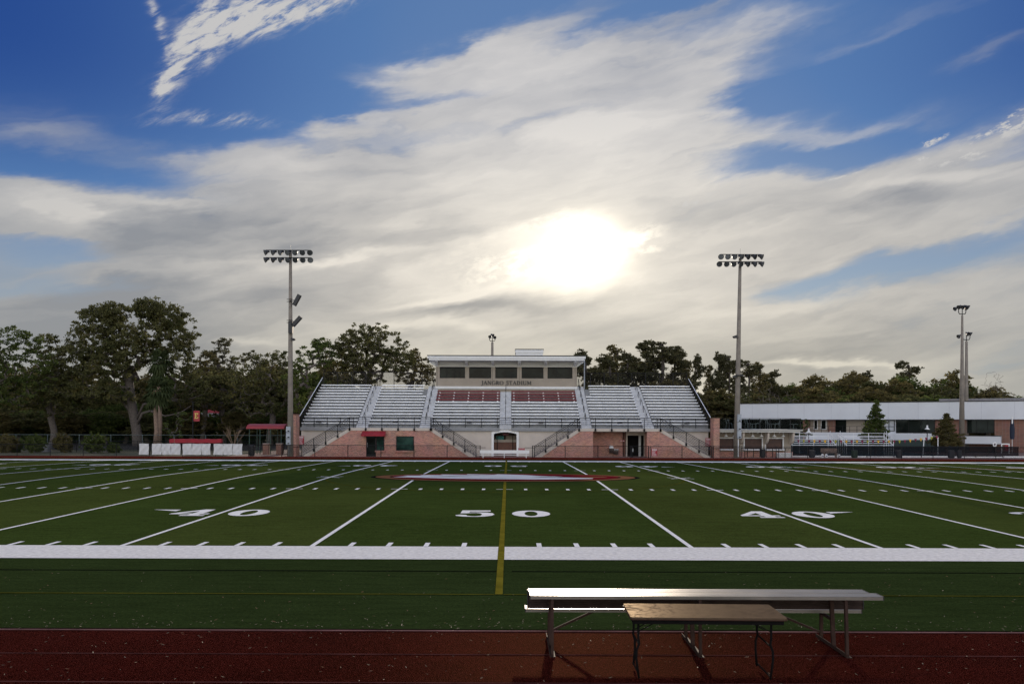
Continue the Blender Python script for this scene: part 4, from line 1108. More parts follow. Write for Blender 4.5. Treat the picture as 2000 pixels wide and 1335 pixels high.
def yard_light(px, py_t, D, r0, r1, label, lamps, zbase=0.0):
    x = PX(px, D); zt_ = PZ(py_t, D, px)
    t = thing('light_pole', label, 'light pole', (x, D, zbase), 'slim floodlight poles')
    MB().tube([(x, D, zbase - .1), (x, D, zt_)], [r0, r1], 12).build('pole', CONC, t, smooth=True)
    w = .42
    MB().tube([(x - w, D, zt_ + .7), (x - w, D, zt_ + .4), (x - w * .8, D, zt_ + .2), (x, D, zt_ + .15), (x + w * .8, D, zt_ + .2), (x + w, D, zt_ + .4), (x + w, D, zt_ + .7)], .05, 6).build('crossarm', BLACK, t)
    MB().tube([(x, D, zt_), (x, D, zt_ + .75)], .05, 6).build('spigot', BLACK, t)
    for k, (dx, dz, yaw) in enumerate(lamps):
        mb = MB(); c = Vector((x + dx, D - .1, zt_ + dz)); d = lamp_mesh(mb, c, R(yaw), R(30), .25); mb.tube([tuple(c - d * .3), (x + max(-w, min(w, dx)), D, zt_ + .7)], .03, 5)
        mb.build('floodlight', mat('lamp_housing', (0.07, 0.07, 0.072), 0.45, 0.4), t, smooth=True)
yard_light(1878.6, 616, 100, .34, .11, 'taller of the two close concrete light poles by the pool fence', [(-.9, .75, -80), (-.45, .95, -60), (.0, .95, -60), (.42, .85, 20), (.68, .95, 60)])
yard_light(1887, 666, 104, .33, .14, 'shorter of the two close concrete light poles by the pool fence', [(-1.0, .55, -70), (.15, .85, 20), (.5, .85, 60)])
yard_light(961, 668, 128, .3, .17, 'light pole rising behind the press box roof', [(-.35, .8, -20), (.35, .7, 20), (.1, 1.0, 60)])
mb = MB(); x = PX(1141.5, 92.5)
t = thing('steel_post', 'thin grey steel post standing beside the right end of the press box', 'post', (x, 92.9, 5), None)
MB().tube([(x, 92.9, 5), (x, 92.9, PZ(701, 92.5))], .07, 8).build('post', GREYBOX, t)
MB().box(x - .12, x + .12, 92.8, 93.0, 5.9, 6.1).build('clamp', GALV, t)

# ================================================================== TRACK FENCE
def chain_fence(x0, x1, D, z0, h, step, label, linkm, name='chain_link_fence', postm=BLACK, xs=None, rail=True, pr=.035):
    t = thing(name, label, 'fence', ((x0 + x1) / 2, D, z0))
    if xs is None:
        n = max(1, round((x1 - x0) / step)); xs = [x0 + (x1 - x0) * k / n for k in range(n + 1)]
    for x in xs: MB().tube([(x, D, z0 - .05), (x, D, z0 + h)], pr, 6).build('post', postm, t)
    if rail: MB().tube([(x0, D, z0 + h - .03), (x1, D, z0 + h - .03)], pr * .75, 6).build('top_rail', postm, t)
    MB().add([(x0, D + .05, z0), (x1, D + .05, z0), (x1, D + .05, z0 + h - .04), (x0, D + .05, z0 + h - .04)], [(0, 1, 2, 3)]).build('wire_mesh', linkm, t)
    return t
FD = 79.4; FH = PZ(869.3, FD)
chain_fence(-48, X(938, FD), FD, 0, FH, 2.95, 'long low black chain-link fence along the track, from the trees to the arch', LINK)
chain_fence(X(1040, FD), X(1232, FD), FD, 0, FH, 2.9, 'low black chain-link fence along the track in front of the right stairs', LINK)
tg = thing('gate', 'narrow black chain-link gate in front of the open doorway', 'gate', (X(1250, FD), FD, 0))
a, b = X(1233, FD), X(1269, FD)
mb = MB()
for x in (a + .06, b - .08): mb.tube([(x, FD, 0), (x, FD, FH)], .05, 6)
mb.tube([(a + .06, FD, FH - .03), (b - .08, FD, FH - .03)], .03, 6); mb.tube([(a + .06, FD, .08), (b - .08, FD, .08)], .03, 6); mb.build('frame', BLACK, tg)
MB().add([(a + .1, FD, .08), (b - .1, FD, .08), (b - .1, FD, FH - .05), (a + .1, FD, FH - .05)], [(0, 1, 2, 3)]).build('wire_mesh', LINK, tg)
MB().box(a + .08, a + .2, FD - .08, FD - .04, .55, .85).build('latch', GALV, tg)
chain_fence(X(1271, FD), 47.5, FD, 0, FH, 2.95, 'long low black chain-link fence along the track, from the doorway past the pool', LINK)
# second, taller fences behind on the left
chain_fence(-58, -16, 96, 0, 1.75, 3.4, 'tall green chain-link fence under the oak trees with pale posts', LINKG, postm=mat('pale_post', (.09, .12, .12), .7))
chain_fence(-52, -23, 91.5, 0, 1.15, 3.2, 'black chain-link fence between the lawn and the oak trees', LINK)

# signs
def board_sign(px0, px1, py0, py1, D, label, lines):
    a, b, zt_, zb_ = PX(px0, D), PX(px1, D), PZ(py0, D, px0), PZ(py1, D, px0)
    t = thing('notice_sign', label, 'sign', ((a + b) / 2, D, zb_), 'red notice signs')
    MB().box(a, b, D - .04, D, zb_, zt_).build('board', REDS, t)
    w, h = b - a, zt_ - zb_
    mb = MB(); e = .02
    for q in ((a + e, b - e, zt_ - e - .012, zt_ - e), (a + e, b - e, zb_ + e, zb_ + e + .012)): mb.box(q[0], q[1], D - .046, D - .0405, q[2], q[3])
    mb.build('border', SIGNW, t)
    rng = random.Random(int(px0))
    def line(zc, hh, nm, full=.8):
        m_ = MB(); x = a + w * .1; xe = a + w * (.1 + full)
        while x < xe - .01:
            l = min(rng.uniform(.05, .13), xe - x); m_.box(x, x + l, D - .046, D - .0405, zc - hh / 2, zc + hh / 2); x += l + .022
        m_.build(nm, SIGNW, t)
    line(zt_ - h * .14, h * .10, 'heading')
    if lines: line(zt_ - h * .24, h * .035, 'heading_rule')
    for k in range(lines): line(zt_ - h * (.36 + .52 * k / max(1, lines - 1)), h * .035, 'text_line', rng.uniform(.45, .8) if k < lines - 1 else .75)
    return t
RULES = 7
board_sign(583, 594, 851, 867.5, MW - .05, 'tall red notice sign on the beige wall beside the far left stair', RULES)
board_sign(1378, 1389, 855, 871.5, MW - .05, 'tall red notice sign on the beige wall beside the far right stair', RULES)
board_sign(1272.5, 1284, 875.5, 890, FD - .06, 'red notice sign wired to the track fence right of the open doorway', RULES)
board_sign(1012.5, 1025, 874, 879, FD - .06, 'wide red sign above the white team bench in front of the arch', 1)
s_ = MB().box(PX(1210, MW), PX(1221, MW), MW + .2, MW + .24, PZ(861, MW), PZ(858, MW)).build('room_sign', REDS, None, origin=(PX(1215, MW), MW, PZ(861, MW)))
tag(s_, 'small red wall sign beside the open doorway in the recessed bay', 'sign')
mb = MB()
for q0, q1 in ((1211, 1213), (1213.5, 1215.8), (1216.6, 1218), (1218.4, 1220.2)): mb.box(PX(q0, MW), PX(q1, MW), MW + .194, MW + .199, PZ(860.2, MW), PZ(858.9, MW))
mb.build('lettering', SIGNW, s_)

# drinking fountains
for (a, b, zt_, lab) in ((1190.5, 1199, 874, 'taller'), (1199.5, 1208, 877, 'lower')):
    D = MW - .1; z1 = PZ(zt_, D); x0, x1 = PX(a, D), PX(b, D)
    t = thing('drinking_fountain', '%s of the two drinking fountains on the recessed brick wall' % lab, 'drinking fountain', ((x0 + x1) / 2, D + .3, z1 - .45), 'drinking fountains')
    MB().prism_yz([(D + .34, z1), (D - .1, z1), (D - .1, z1 - .18), (D + .05, z1 - .45), (D + .34, z1 - .45)], x0, x1).build('body', mat('bronze_fountain', (0.10, 0.075, 0.065), 0.5, 0.3), t)
    MB().box(x0 - .01, x1 + .01, D - .12, D + .34, z1, z1 + .04).build('basin', ALU, t)
    if lab == 'taller': MB().box(x0 + .04, x1 - .04, D + .26, D + .34, z1 + .04, z1 + .24).build('splash_plate', ALU, t)
    MB().tube([(x0 + .08, D + .1, z1 + .04), (x0 + .08, D + .1, z1 + .1), (x0 + .12, D + .06, z1 + .12)], .012, 5).build('spout', GALV, t)

# ================================================================== WHITE TEAM BENCH IN FRONT OF THE ARCH
BD = 78.2
t = thing('team_bench', 'white metal team bench with backrest standing in front of the arch', 'bench', (X(985, BD), BD, 0))
a, b = X(937.5, BD), X(1034, BD)
MB().box(a, b, BD - .05, BD, PZ(885, BD) , PZ(878.7, BD)).build('backrest', WHITE, t)
mb = MB(); mb.box(a - .03, b, BD + .12, BD + .42, PZ(888.6, BD), PZ(887.2, BD)); mb.build('seat', WHITE, t)
for px in (943.5, 985, 1028):
    x = X(px, BD)
    mb = MB(); mb.bar((x, BD - .1, 0), (x, BD - .02, PZ(885, BD) + .1), .05); mb.bar((x, BD + .3, 0), (x, BD + .3, .32), .05); mb.bar((x, BD - .2, .02), (x, BD + .5, .02), .05); mb.build('leg', WHITE, t)
for s, px in ((1, 944), (-1, 1027)):
    x = X(px, BD); MB().bar((x, BD + .25, .12), (x + s * .55, BD + .25, .33), .04).build('brace', WHITE, t)

# ================================================================== THINGS ON THE LEFT LAWN
WH = mat('white_sheet', (0.60, 0.59, 0.58), 0.85, var=0.05, vscale=3)
sheets = [(272, 290.5), (297, 315.2), (315.6, 333.6), (334.2, 352.2), (356.8, 374.8), (375.4, 393.2), (393.8, 411), (417.5, 435.6), (436.2, 454), (454.8, 473.2)]
SHL = ['white fabric panel on the fence standing alone, nearest the oak trunk', 'first white fabric panel of the three beside the lone one', 'middle white fabric panel of the group next to the lone one', 'white fabric panel closing the group next to the lone one',
       'left white fabric panel of the group below the red bench cover', 'middle white fabric panel of the group below the red bench cover', 'right white fabric panel of the group below the red bench cover',
       'left white fabric panel of the group nearest the trash can', 'middle white fabric panel of the group nearest the trash can', 'white fabric panel closest to the trash can on the fence']
for (p0, p1), lab in zip(sheets, SHL):
    D = FD - .12; x0, x1 = PX(p0, D), PX(p1, D); zt_, z0_ = PZ(868.2, D), PZ(889.6, D)
    rng = random.Random(int(p0)); n = 12; vs = []; ph = rng.uniform(0, 6); k1 = rng.uniform(3, 7); sl_ = rng.uniform(-1, 1)
    def wob(u, v):
        return .035 * math.sin(k1 * u * 2 + sl_ * v * 4 + ph) * (.3 + .7 * v) + .02 * math.sin(9 * (u + v) + ph) + .06 * math.exp(-((u - .5 + sl_ * (v - .5)) / .12) ** 2) * .5
    for j in range(n + 1):
        for i in range(n + 1):
            u, v = i / n, j / n; vs.append((x0 + (x1 - x0) * u + .015 * math.sin(5 * v + ph), D - wob(u, v), zt_ + (z0_ - zt_) * v + .012 * math.sin(6 * u + ph)))
    fs = [(j * (n + 1) + i, j * (n + 1) + i + 1, (j + 1) * (n + 1) + i + 1, (j + 1) * (n + 1) + i) for j in range(n) for i in range(n)]
    m_ = MB(); m_.add(vs, fs); m_.add([(x, y + .03, z) for x, y, z in vs], [f[::-1] for f in fs])
    o = m_.build('fabric_panel', WH, None, origin=((x0 + x1) / 2, D, z0_), smooth=True)
    tag(o, lab, 'fabric panel', 'white fabric panels on the track fence')
# red covered benches
for p0, p1, lab in ((332.5, 342, 'short end piece of red covered bench on the lawn behind the fabric panels'), (343, 433.5, 'long red covered bench on the lawn behind the white fabric panels')):
    D = 84.5; x0, x1 = PX(p0, D), PX(p1, D); z1 = PZ(858.8, D); z0_ = PZ(866.5, D)
    t = thing('covered_bench', lab, 'bench', ((x0 + x1) / 2, D, 0), 'red covered benches')
    mb = MB(); n = max(2, int((x1 - x0) / .4)); pr = random.Random(3)
    for k in range(n):
        a = x0 + (x1 - x0) * k / n; b = x0 + (x1 - x0) * (k + 1) / n; e = pr.uniform(-.02, .02)
        mb.prism_yz([(D - .2, z0_ + e), (D - .22, z1 - .06 + e), (D - .1, z1 + e), (D + .2, z1 + e), (D + .25, z0_)], a, b)
    mb.build('cover', RED, t)
    for k in range(max(2, n // 5)):
        x = x0 + .1 + (x1 - x0 - .2) * k / max(1, n // 5 - 1 if n // 5 > 1 else 1); MB().box(x - .03, x + .03, D - .1, D + .1, 0, z0_ + .02).build('leg', BLACK, t)
# banner on pole
D = 92.0
t = thing('banner_pole', 'slim black pole carrying a small red banner with a gold letter E', 'banner pole', (PX(376.5, D), D, 0))
x = PX(376.8, D); MB().tube([(x, D, 0), (x, D, PZ(786, D))], .06, 8).build('pole', BLACK, t)
a, b, zt_, z0_ = PX(377.8, D), PX(390, D), PZ(803.5, D), PZ(824, D)
bn = MB(); bn.add([(a, D, z0_), (b, D - .05, z0_ - .03), (b, D, zt_ - .02), (a, D, zt_), (a, D + .02, z0_), (b, D - .03, z0_ - .03), (b, D + .02, zt_ - .02), (a, D + .02, zt_)], [(0, 1, 2, 3), (7, 6, 5, 4), (0, 4, 5, 1), (3, 2, 6, 7), (1, 5, 6, 2), (0, 3, 7, 4)])
bn = bn.build('banner', REDS, t)
cx, cz = (a + b) / 2, (zt_ + z0_) / 2; h = .29; w = .2
mb = MB(); yy = D - .07
mb.prism_xz([(cx - w, cz - h), (cx + w, cz - h), (cx + w, cz - h * .4), (cx + w * .6, cz - h * .4), (cx + w * .5, cz - h * .7), (cx - w * .15, cz - h * .7), (cx - w * .15, cz - h * .15), (cx + w * .45, cz - h * .15), (cx + w * .45, cz + h * .15),
             (cx - w * .15, cz + h * .15), (cx - w * .15, cz + h * .7), (cx + w * .5, cz + h * .7), (cx + w * .6, cz + h * .4), (cx + w, cz + h * .4), (cx + w, cz + h), (cx - w, cz + h), (cx - w, cz + h * .75), (cx - w * .7, cz + h * .7), (cx - w * .7, cz - h * .7), (cx - w, cz - h * .75)], yy, yy + .01)
mb.build('letter', GOLD, bn)
mb = MB()
for z in (zt_ + .02, z0_ - .02): mb.tube([(x, D, z), (b + .05, D, z)], .02, 5)
mb.build('banner_arm', BLACK, t)

def trash_can(px, py_t, py_b, w, D, label, m=BLACK2, dome=True, zb=0.0):
    x = PX(px, D); h = PZ(py_t, D, px) - zb; r = w / 2 / FPX * D
    t = thing('trash_can', label, 'trash can', (x, D, zb), 'trash cans')
    MB().lathe([(.001, 0), (r * .8, 0), (r * .86, .1), (r * .95, h * .8), (r * 1.0, h * .82), (r * 1.0, h * .86), (r * .9, h * .86), (.001, h * .85)], (x, D, zb), (0, 0, 1), 18).build('body', m, t, smooth=False)
    if dome: MB().lathe([(r * .98, h * .865), (r * 1.02, h * .89), (r * .9, h * .96), (r * .6, h * 1.0), (.001, h * 1.01)], (x, D, zb), (0, 0, 1), 18).build('lid', m, t)
    mb = MB()
    for k in range(12):
        a = 2 * PI * k / 12; mb.box(x + r * .97 * math.cos(a) - .012, x + r * .97 * math.cos(a) + .012, D + r * .97 * math.sin(a) - .012, D + r * .97 * math.sin(a) + .012, zb + .08, zb + h * .78)
    mb.build('ribs', m, t)
    return t
trash_can(492, 868, 891, 11, 80.6, 'black domed trash can left of the red canopy, beside the last fabric panel')
trash_can(550, 866, 886, 9, 86, 'black domed trash can under the red canopy')
trash_can(1490, 873.5, 893, 10, 81.0, 'black open trash can in front of the concession counter', dome=False)
PC = mat('dark_bin', (0.02, 0.022, 0.03), .5)
for px, lab, m in ((1586, 'dark open bin by the fence left of the wooden bench', PC), (1669, 'dark green open bin by the fence right of the wooden bench', mat('green_bin', (.012, .03, .02), .5)), (1756, 'dark bin with open lid in front of the middle of the windscreen', PC),
               (1858, 'dark bin standing just left of the pair of close light poles', PC), (1874, 'narrow dark bin right beneath the pair of close light poles', PC)):
    t = trash_can(px, 876.5, 893, 12 if px != 1874 else 8, 81.2, lab, m, dome=False)
# red canopy walk
D = 86
t = thing('canopy_shelter', 'long low red barrel canopy on thin posts left of the stand', 'canopy', (PX(525, D), D, 0))
x0, x1 = PX(489, D), PX(562, D); zc_ = PZ(832, D); ze = PZ(837.5, D)
mb = MB(); n = 8; prof = [(D + 1.4 * math.cos(PI * k / n) * -1, ze + (zc_ - ze + .15) * math.sin(PI * k / n)) for k in range(n + 1)]
mb.prism_yz(prof + [(p, q - .05) for p, q in prof[::-1]], x0, x1); mb.build('roof', mat('red_canopy', (0.28, 0.03, 0.035), .5), t)
for k in range(4):
    x = x0 + .3 + (x1 - x0 - .6) * k / 3
    for yy in (D - 1.3, D + 1.3): MB().tube([(x, yy, 0), (x, yy, ze)], .04, 6).build('post', mat('green_post', (.03, .07, .05), .5), t)
MB().tube([(x0 - 1.0, D - 1.35, ze - .3), (x0 - .5, D - 1.35, ze - .08), (x0, D - 1.35, ze), (x1, D - 1.35, ze)], .04, 6).build('front_beam', BLACK, t)
for k, px in enumerate((519, 545)):
    D = 84.2; x = PX(px, D); mb = MB(); mb.box(x - .28, x + .28, D, D + .5, 0, PZ(868, D))
    o = mb.build('brick_planter', BRICK2, None, origin=(x, D, 0)); tag(o, ('squat brick pier under the canopy, left one' if k == 0 else 'squat brick pier under the canopy, beside the light pole'), 'brick pier', 'brick piers under the canopy')
    MB().box(x - .31, x + .31, D - .03, D + .53, PZ(868, D), PZ(868, D) + .05).build('cap', CONC2, o)
# transformer box and tent roof
D = 90; t = thing('utility_cabinet', 'pale grey utility cabinet on the lawn between round bushes', 'cabinet', (PX(88, D), D, 0))
MB().box(PX(82, D), PX(93, D), D, D + .7, 0, .85).build('body', mat('cabinet_grey', (.30, .30, .30), .6), t); MB().box(PX(82, D) - .03, PX(93, D) + .03, D - .04, D + .75, .85, .9).build('lid', CONC2, t)
D = 135; t = thing('event_tent', 'white and red tent roof showing between the trees behind the banner', 'tent', (PX(408, D), D, 0))
xa, xb = PX(390, D), PX(424, D); zt_, z0_ = PZ(799, D), PZ(809, D); c = (xa + xb) / 2
v = [(xa, D, z0_), (xb, D, z0_), (xb, D + 3, z0_), (xa, D + 3, z0_), (c, D + 1.5, zt_)]
mb = MB(); mb.add(v, [(0, 1, 4), (1, 2, 4), (2, 3, 4), (3, 0, 4)]); mb.build('roof', mat('tent_red', (.45, .05, .06), .7), t)
mb = MB(); mb.box(xa - .1, xb + .1, D - .03, D, z0_ - .5, z0_ + .06); mb.box(xa - .1, xa, D, D + 3, z0_ - .5, z0_); mb.box(xb, xb + .1, D, D + 3, z0_ - .5, z0_); mb.build('valance', WHITE, t)
for xx in (xa, xb):
    for yy in (D, D + 3): MB().tube([(xx, yy, 0), (xx, yy, z0_)], .05, 6).build('leg', WHITE, t)
# ================================================================== CONCESSION BUILDING
CD = 82.6
cb_ = thing('concession_building', 'low beige concession building with brown shutters and a terrace on its roof', 'building', (PX(1478, CD), CD, 0))
def cx(px): return PX(px, CD)
def cz(py, px=1478): return PZ(py, CD, px)
c0, c1 = X(1405.2), cx(1545)
zsoff = cz(847); zw0, zw1 = cz(876.5), cz(856)
wl = [(1405.5, 1433), (1454.5, 1488), (1496, 1528.5)]
mb = MB()
ex = [c0, cx(1405.6)] + [cx(q) for w in wl[0:] for q in w][1:] + [c1]
xs_ = [cx(q) for w in wl for q in w]
mb.box(xs_[1], xs_[2], CD, CD + .25, zw0, zw1); mb.box(xs_[3], xs_[4], CD, CD + .25, zw0, zw1); mb.box(xs_[5], c1, CD, CD + .25, zw0, zw1)
mb.box(c0, c1, CD, CD + .25, zw1, zsoff + .3); mb.box(c0, c1, CD, CD + .25, cz(881.5), zw0)
mb.box(c1 - .25, c1, CD + .25, CD + 6, cz(881.5), zsoff + .3)
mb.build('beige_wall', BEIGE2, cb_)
MB().box(c0, c1 + .12, CD - .12, CD + 6, -.05, cz(881.5)).build('brick_base', BRICK, cb_)
for (a, b) in wl:
    xa, xb = cx(a), cx(b); mb = MB(); t = .11; p = .05
    mb.box(xa - (t if a > 1410 else 0), xb + t, CD - p, CD + .02, zw1, zw1 + t)
    if a > 1410: mb.box(xa - t, xa, CD - p, CD + .02, zw0, zw1)
    mb.box(xb, xb + t, CD - p, CD + .02, zw0, zw1)
    w = mb.build('serving_window', WHITE, cb_)
    m2 = MB(); n = 14
    for k in range(n):
        z0_ = zw0 + (zw1 - zw0) * k / n; z1_ = zw0 + (zw1 - zw0) * (k + .82) / n; m2.box(xa, xb, CD + .1, CD + .13, z0_, z1_); m2.box(xa, xb, CD + .115, CD + .13, z1_, zw0 + (zw1 - zw0) * (k + 1) / n)
    m2.build('shutter', BROWN, w)
    MB().box(xa - t - .05 if a > 1410 else xa, xb + t + .05, CD - .35, CD + .02, zw0 - .1, zw0 - .004).build('counter', ALU, w)
EF = 81.1
mb = MB(); z1_, z2_ = PZ(841.2, EF, 1480), PZ(838, EF, 1480)
mb.prism_yz([(EF, z2_), (EF + .12, z1_), (CD + 6, z1_), (CD + 6, z2_)], X(1405.5), PX(1569, EF)); mb.box(X(1405.6), PX(1565, EF), EF + .25, CD + 6, z1_ - .12, z1_)
mb.build('roof_slab', WHITE, cb_)
for px in (1447, 1495, 1543.5):
    x = cx(px); n = 6; pr = [(CD, z1_ - .12), (EF + .35, z1_ - .12)] + [(CD - .12 - (CD - .12 - EF - .45) * math.cos(PI / 2 * k / n), z1_ - .2 - 1.05 * math.sin(PI / 2 * k / n)) for k in range(n + 1)] + [(CD, z1_ - 1.3)]
    MB().prism_yz(pr, x - .09, x + .09).build('bracket', BEIGE, cb_)
for px in (1415.5, 1432, 1467.5, 1484.5, 1509.2, 1526.5):
    x = cx(px); z = cz(850.5); mb = MB()
    mb.tube([(x - .2, CD - .02, z + .28), (x - .2, CD - .2, z + .42), (x - .05, CD - .42, z + .45), (x, CD - .5, z + .3), (x, CD - .5, z + .1)], .022, 6)
    mb.lathe([(.03, .14), (.05, .08), (.12, .02), (.19, -.06), (.19, -.08), (.001, -.07)], (x, CD - .5, z), (0, 0, 1), 14)
    mb.lathe([(.001, .02), (.06, .02), (.06, 0), (.001, 0)], (x - .2, CD - .02, z + .28), (0, -1, 0), 10)
    mb.build('gooseneck_lamp', WHITE, cb_)
# terrace guard: dark glass
TD = 81.4; zt0, zt1 = PZ(837.2, TD, 1480), PZ(817.3, TD, 1480)
tgd = thing('terrace_guard', 'dark tinted glass guard round the roof terrace of the concession building', 'railing', (PX(1485, TD), TD, zt0))
a, b = X(1406), PX(1564, TD)
def tint_mat():
    m = bpy.data.materials.new('tinted_glass'); m.use_nodes = True; N, L = m.node_tree.nodes, m.node_tree.links
    N.remove(N['Principled BSDF']); tr = N.new('ShaderNodeBsdfTransparent'); tr.inputs[0].default_value = (.40, .44, .44, 1)
    gl = N.new('ShaderNodeBsdfGlossy'); gl.inputs['Roughness'].default_value = .05; fr = N.new('ShaderNodeFresnel'); mx = N.new('ShaderNodeMixShader')
    fr.inputs[0].default_value = 1.12; L.new(fr.outputs[0], mx.inputs[0]); L.new(tr.outputs[0], mx.inputs[1]); L.new(gl.outputs[0], mx.inputs[2]); L.new(mx.outputs[0], N['Material Output'].inputs[0]); return m
TINT = tint_mat()
n = 8
for k in range(n):
    x0 = a + (b - a) * k / n + .04; x1 = a + (b - a) * (k + 1) / n - .04
    MB().box(x0, x1, TD, TD + .02, zt0 + .03, zt1 - .03).build('glass_panel', TINT, tgd)
for k in range(n + 1):
    x = a + (b - a) * k / n; MB().box(x - .03, x + .03, TD - .02, TD + .04, zt0, zt1).build('post', BLACK, tgd)
MB().box(a, b, TD - .03, TD + .05, zt1, zt1 + .04).build('top_rail', BLACK, tgd)
for yy in (TD + 2.4,): MB().box(b - .03, b + .01, TD + .05, CD + 5.8, zt1 - .02, zt1 + .02).build('side_rail', BLACK, tgd)
zfl = zt0 + .02
def chair(x, y, rz, label):
    t = thing('terrace_chair', label, 'chair', (0, 0, 0), 'white chairs on the roof terrace')
    MB().box(-.22, .22, -.22, .22, .60, .64).build('seat', WHITE, t)
    mb = MB(); mb.bar((-.2, .2, .62), (-.22, .36, 1.12), .04); mb.bar((.2, .2, .62), (.22, .36, 1.12), .04); mb.bar((-.2, .33, 1.02), (.2, .33, 1.02), .14, .03); mb.bar((-.2, .27, .82), (.2, .27, .82), .06, .03); mb.build('backrest', WHITE, t)
    for sx, sy in ((-1, -1), (1, -1), (-1, 1), (1, 1)): MB().bar((sx * .2, sy * .2, .6), (sx * .25, sy * .26, 0), .035).build('leg', WHITE, t)
    t.location = (x, y, zfl); t.rotation_euler[2] = rz; t.scale = (.85, .85, .82); return t
def table(x, y, label, wide=.62):
    t = thing('terrace_table', label, 'table', (0, 0, 0), 'white tables on the roof terrace')
    MB().box(-wide, wide, -.45, .45, .42, .47).build('tabletop', WHITE, t)
    MB().tube([(0, 0, .02), (0, 0, .42)], .04, 8).build('stem', WHITE, t); mb = MB(); mb.bar((-.3, 0, .02), (.3, 0, .02), .05, .03); mb.bar((0, -.3, .021), (0, .3, .021), .05, .03); mb.build('base', WHITE, t)
    t.location = (x, y, zfl); return t
CL = ['white chair alone at the brick pier end of the terrace', 'white chair left of the first terrace table', 'white chair facing left beside the first terrace table', 'white chair left of the long terrace table', 'white chair right of the long terrace table']
for (px, rz), lab in zip(((1424, 2.0), (1461, 1.9), (1480, -1.7), (1501, 1.8), (1518, -1.7)), CL): chair(PX(px, 83), 83, rz, lab)
for px, lab, w in ((1469.5, 'small white table between two chairs on the terrace', .26), (1513.5, 'longest white table on the terrace', .45), (1550, 'white table at the open end of the terrace', .26)): table(PX(px, 82.6), 82.6, lab, w)
# counter rail and ice boxes
railing([(X(1447), 80.9, .02), (X(1545), 80.9, .02)], 'black queue railing in front of the concession counter', 'queue_railing', 1, .86, 9, False)
o = thing('cooler_box', 'white double-lidded box on the ground by the end of the concession brickwork', 'box', (X(1534.5), 81.3, 0))
for s in (-1, 1):
    MB().box(X(1534.5) + s * .35 - .33, X(1534.5) + s * .35 + .33, 81.2, 81.7, 0, .40).build('body', WH, o); MB().box(X(1534.5) + s * .35 - .34, X(1534.5) + s * .35 + .34, 81.18, 81.72, .40, .46).build('lid', WHITE, o)

# ================================================================== POOL SIDE
SD = 83.6
wf = chain_fence(X(1546), PX(1989, SD), SD, 0, PZ(870.5, SD, 1750), 2.7, 'dark windscreen fence along the pool, on the right behind the track', SCREEN, name='windscreen_fence')
mb = MB(); k = 0; xx = X(1552)
while xx < PX(1986, SD): mb.box(xx, xx + 2.5, SD - .12, SD - .02, -.02, .10 + .03 * math.sin(k * 1.7)); xx += 2.62; k += 1
mb.build('white_hem', WHITE, wf)
mb = MB(); mb.add([(PX(1560, 92), 87, .03), (PX(1820, 92), 87, .03), (PX(1820, 92), 101, .03), (PX(1560, 92), 101, .03)], [(0, 1, 2, 3)])
struct(mb.build('pool_water', mat('pool_water', (0.05, 0.16, 0.2), 0.1, bump=.3, bscale=2)))
mb = MB(); mb.box(PX(1545, 93), PX(2000, 93), 104, 104.3, 0, 1.35); o = mb.build('pool_wall', mat('dark_green_wall', (.03, .05, .045), .8), None, origin=(PX(1770, 104), 104, 0)); tag(o, 'low dark green screen wall behind the pool', 'wall')
# small spectator bleachers (two stands with an open gap)
def small_bleacher(px0, px1, label):
    D = 92.0; a, b = PX(px0, D), PX(px1, D); t = thing('small_bleachers', label, 'bleachers', ((a + b) / 2, D, 0), 'small pool bleachers')
    zt_, zb_ = PZ(846.5, D, 1640), PZ(869, D, 1640)
    for k in range(5):
        z = zb_ + .02 + (zt_ - .35 - zb_) * k / 4; y = D + .1 + .55 * k
        MB().box(a, b, y, y + .26, z - .04, z).build('seat_plank', ALU, t)
        if k: MB().box(a, b, y - .28, y - .02, z - .26, z - .22).build('foot_plank', ALU, t)
    for s, x in ((0, a), (1, b)):
        mb = MB(); mb.bar((x, D + .1, zb_), (x, D + 2.4, zt_ - .3), .05); mb.bar((x, D + 2.4, 0), (x, D + 2.4, zt_), .06); mb.bar((x, D + .1, 0), (x, D + .1, zb_ + .6), .05); mb.bar((x, D + .1, zb_ + .6), (x, D + 2.4, zt_ + .1), .05)
        for q in (.25, .5, .75): mb.bar((x, D + .1 + 2.3 * q, 0), (x, D + .1 + 2.3 * q, zb_ + (zt_ - zb_) * q + .6), .04)
        mb.build('end_frame', WHITE, t)
    n = 4
    for k in range(n): x = a + (b - a) * k / (n - 1); MB().bar((x, D + 2.45, 0), (x, D + 2.45, zt_ + .05), .05).build('post', WHITE, t)
    for dz in (0, -.3): MB().tube([(a, D + 2.45, zt_ + .05 + dz), (b, D + 2.45, zt_ + .05 + dz)], .022, 6).build('back_rail', WHITE, t)
small_bleacher(1548, 1634, 'small aluminium pool bleachers nearest the concession building')
small_bleacher(1654, 1746, 'small aluminium pool bleachers in front of the conical evergreen')
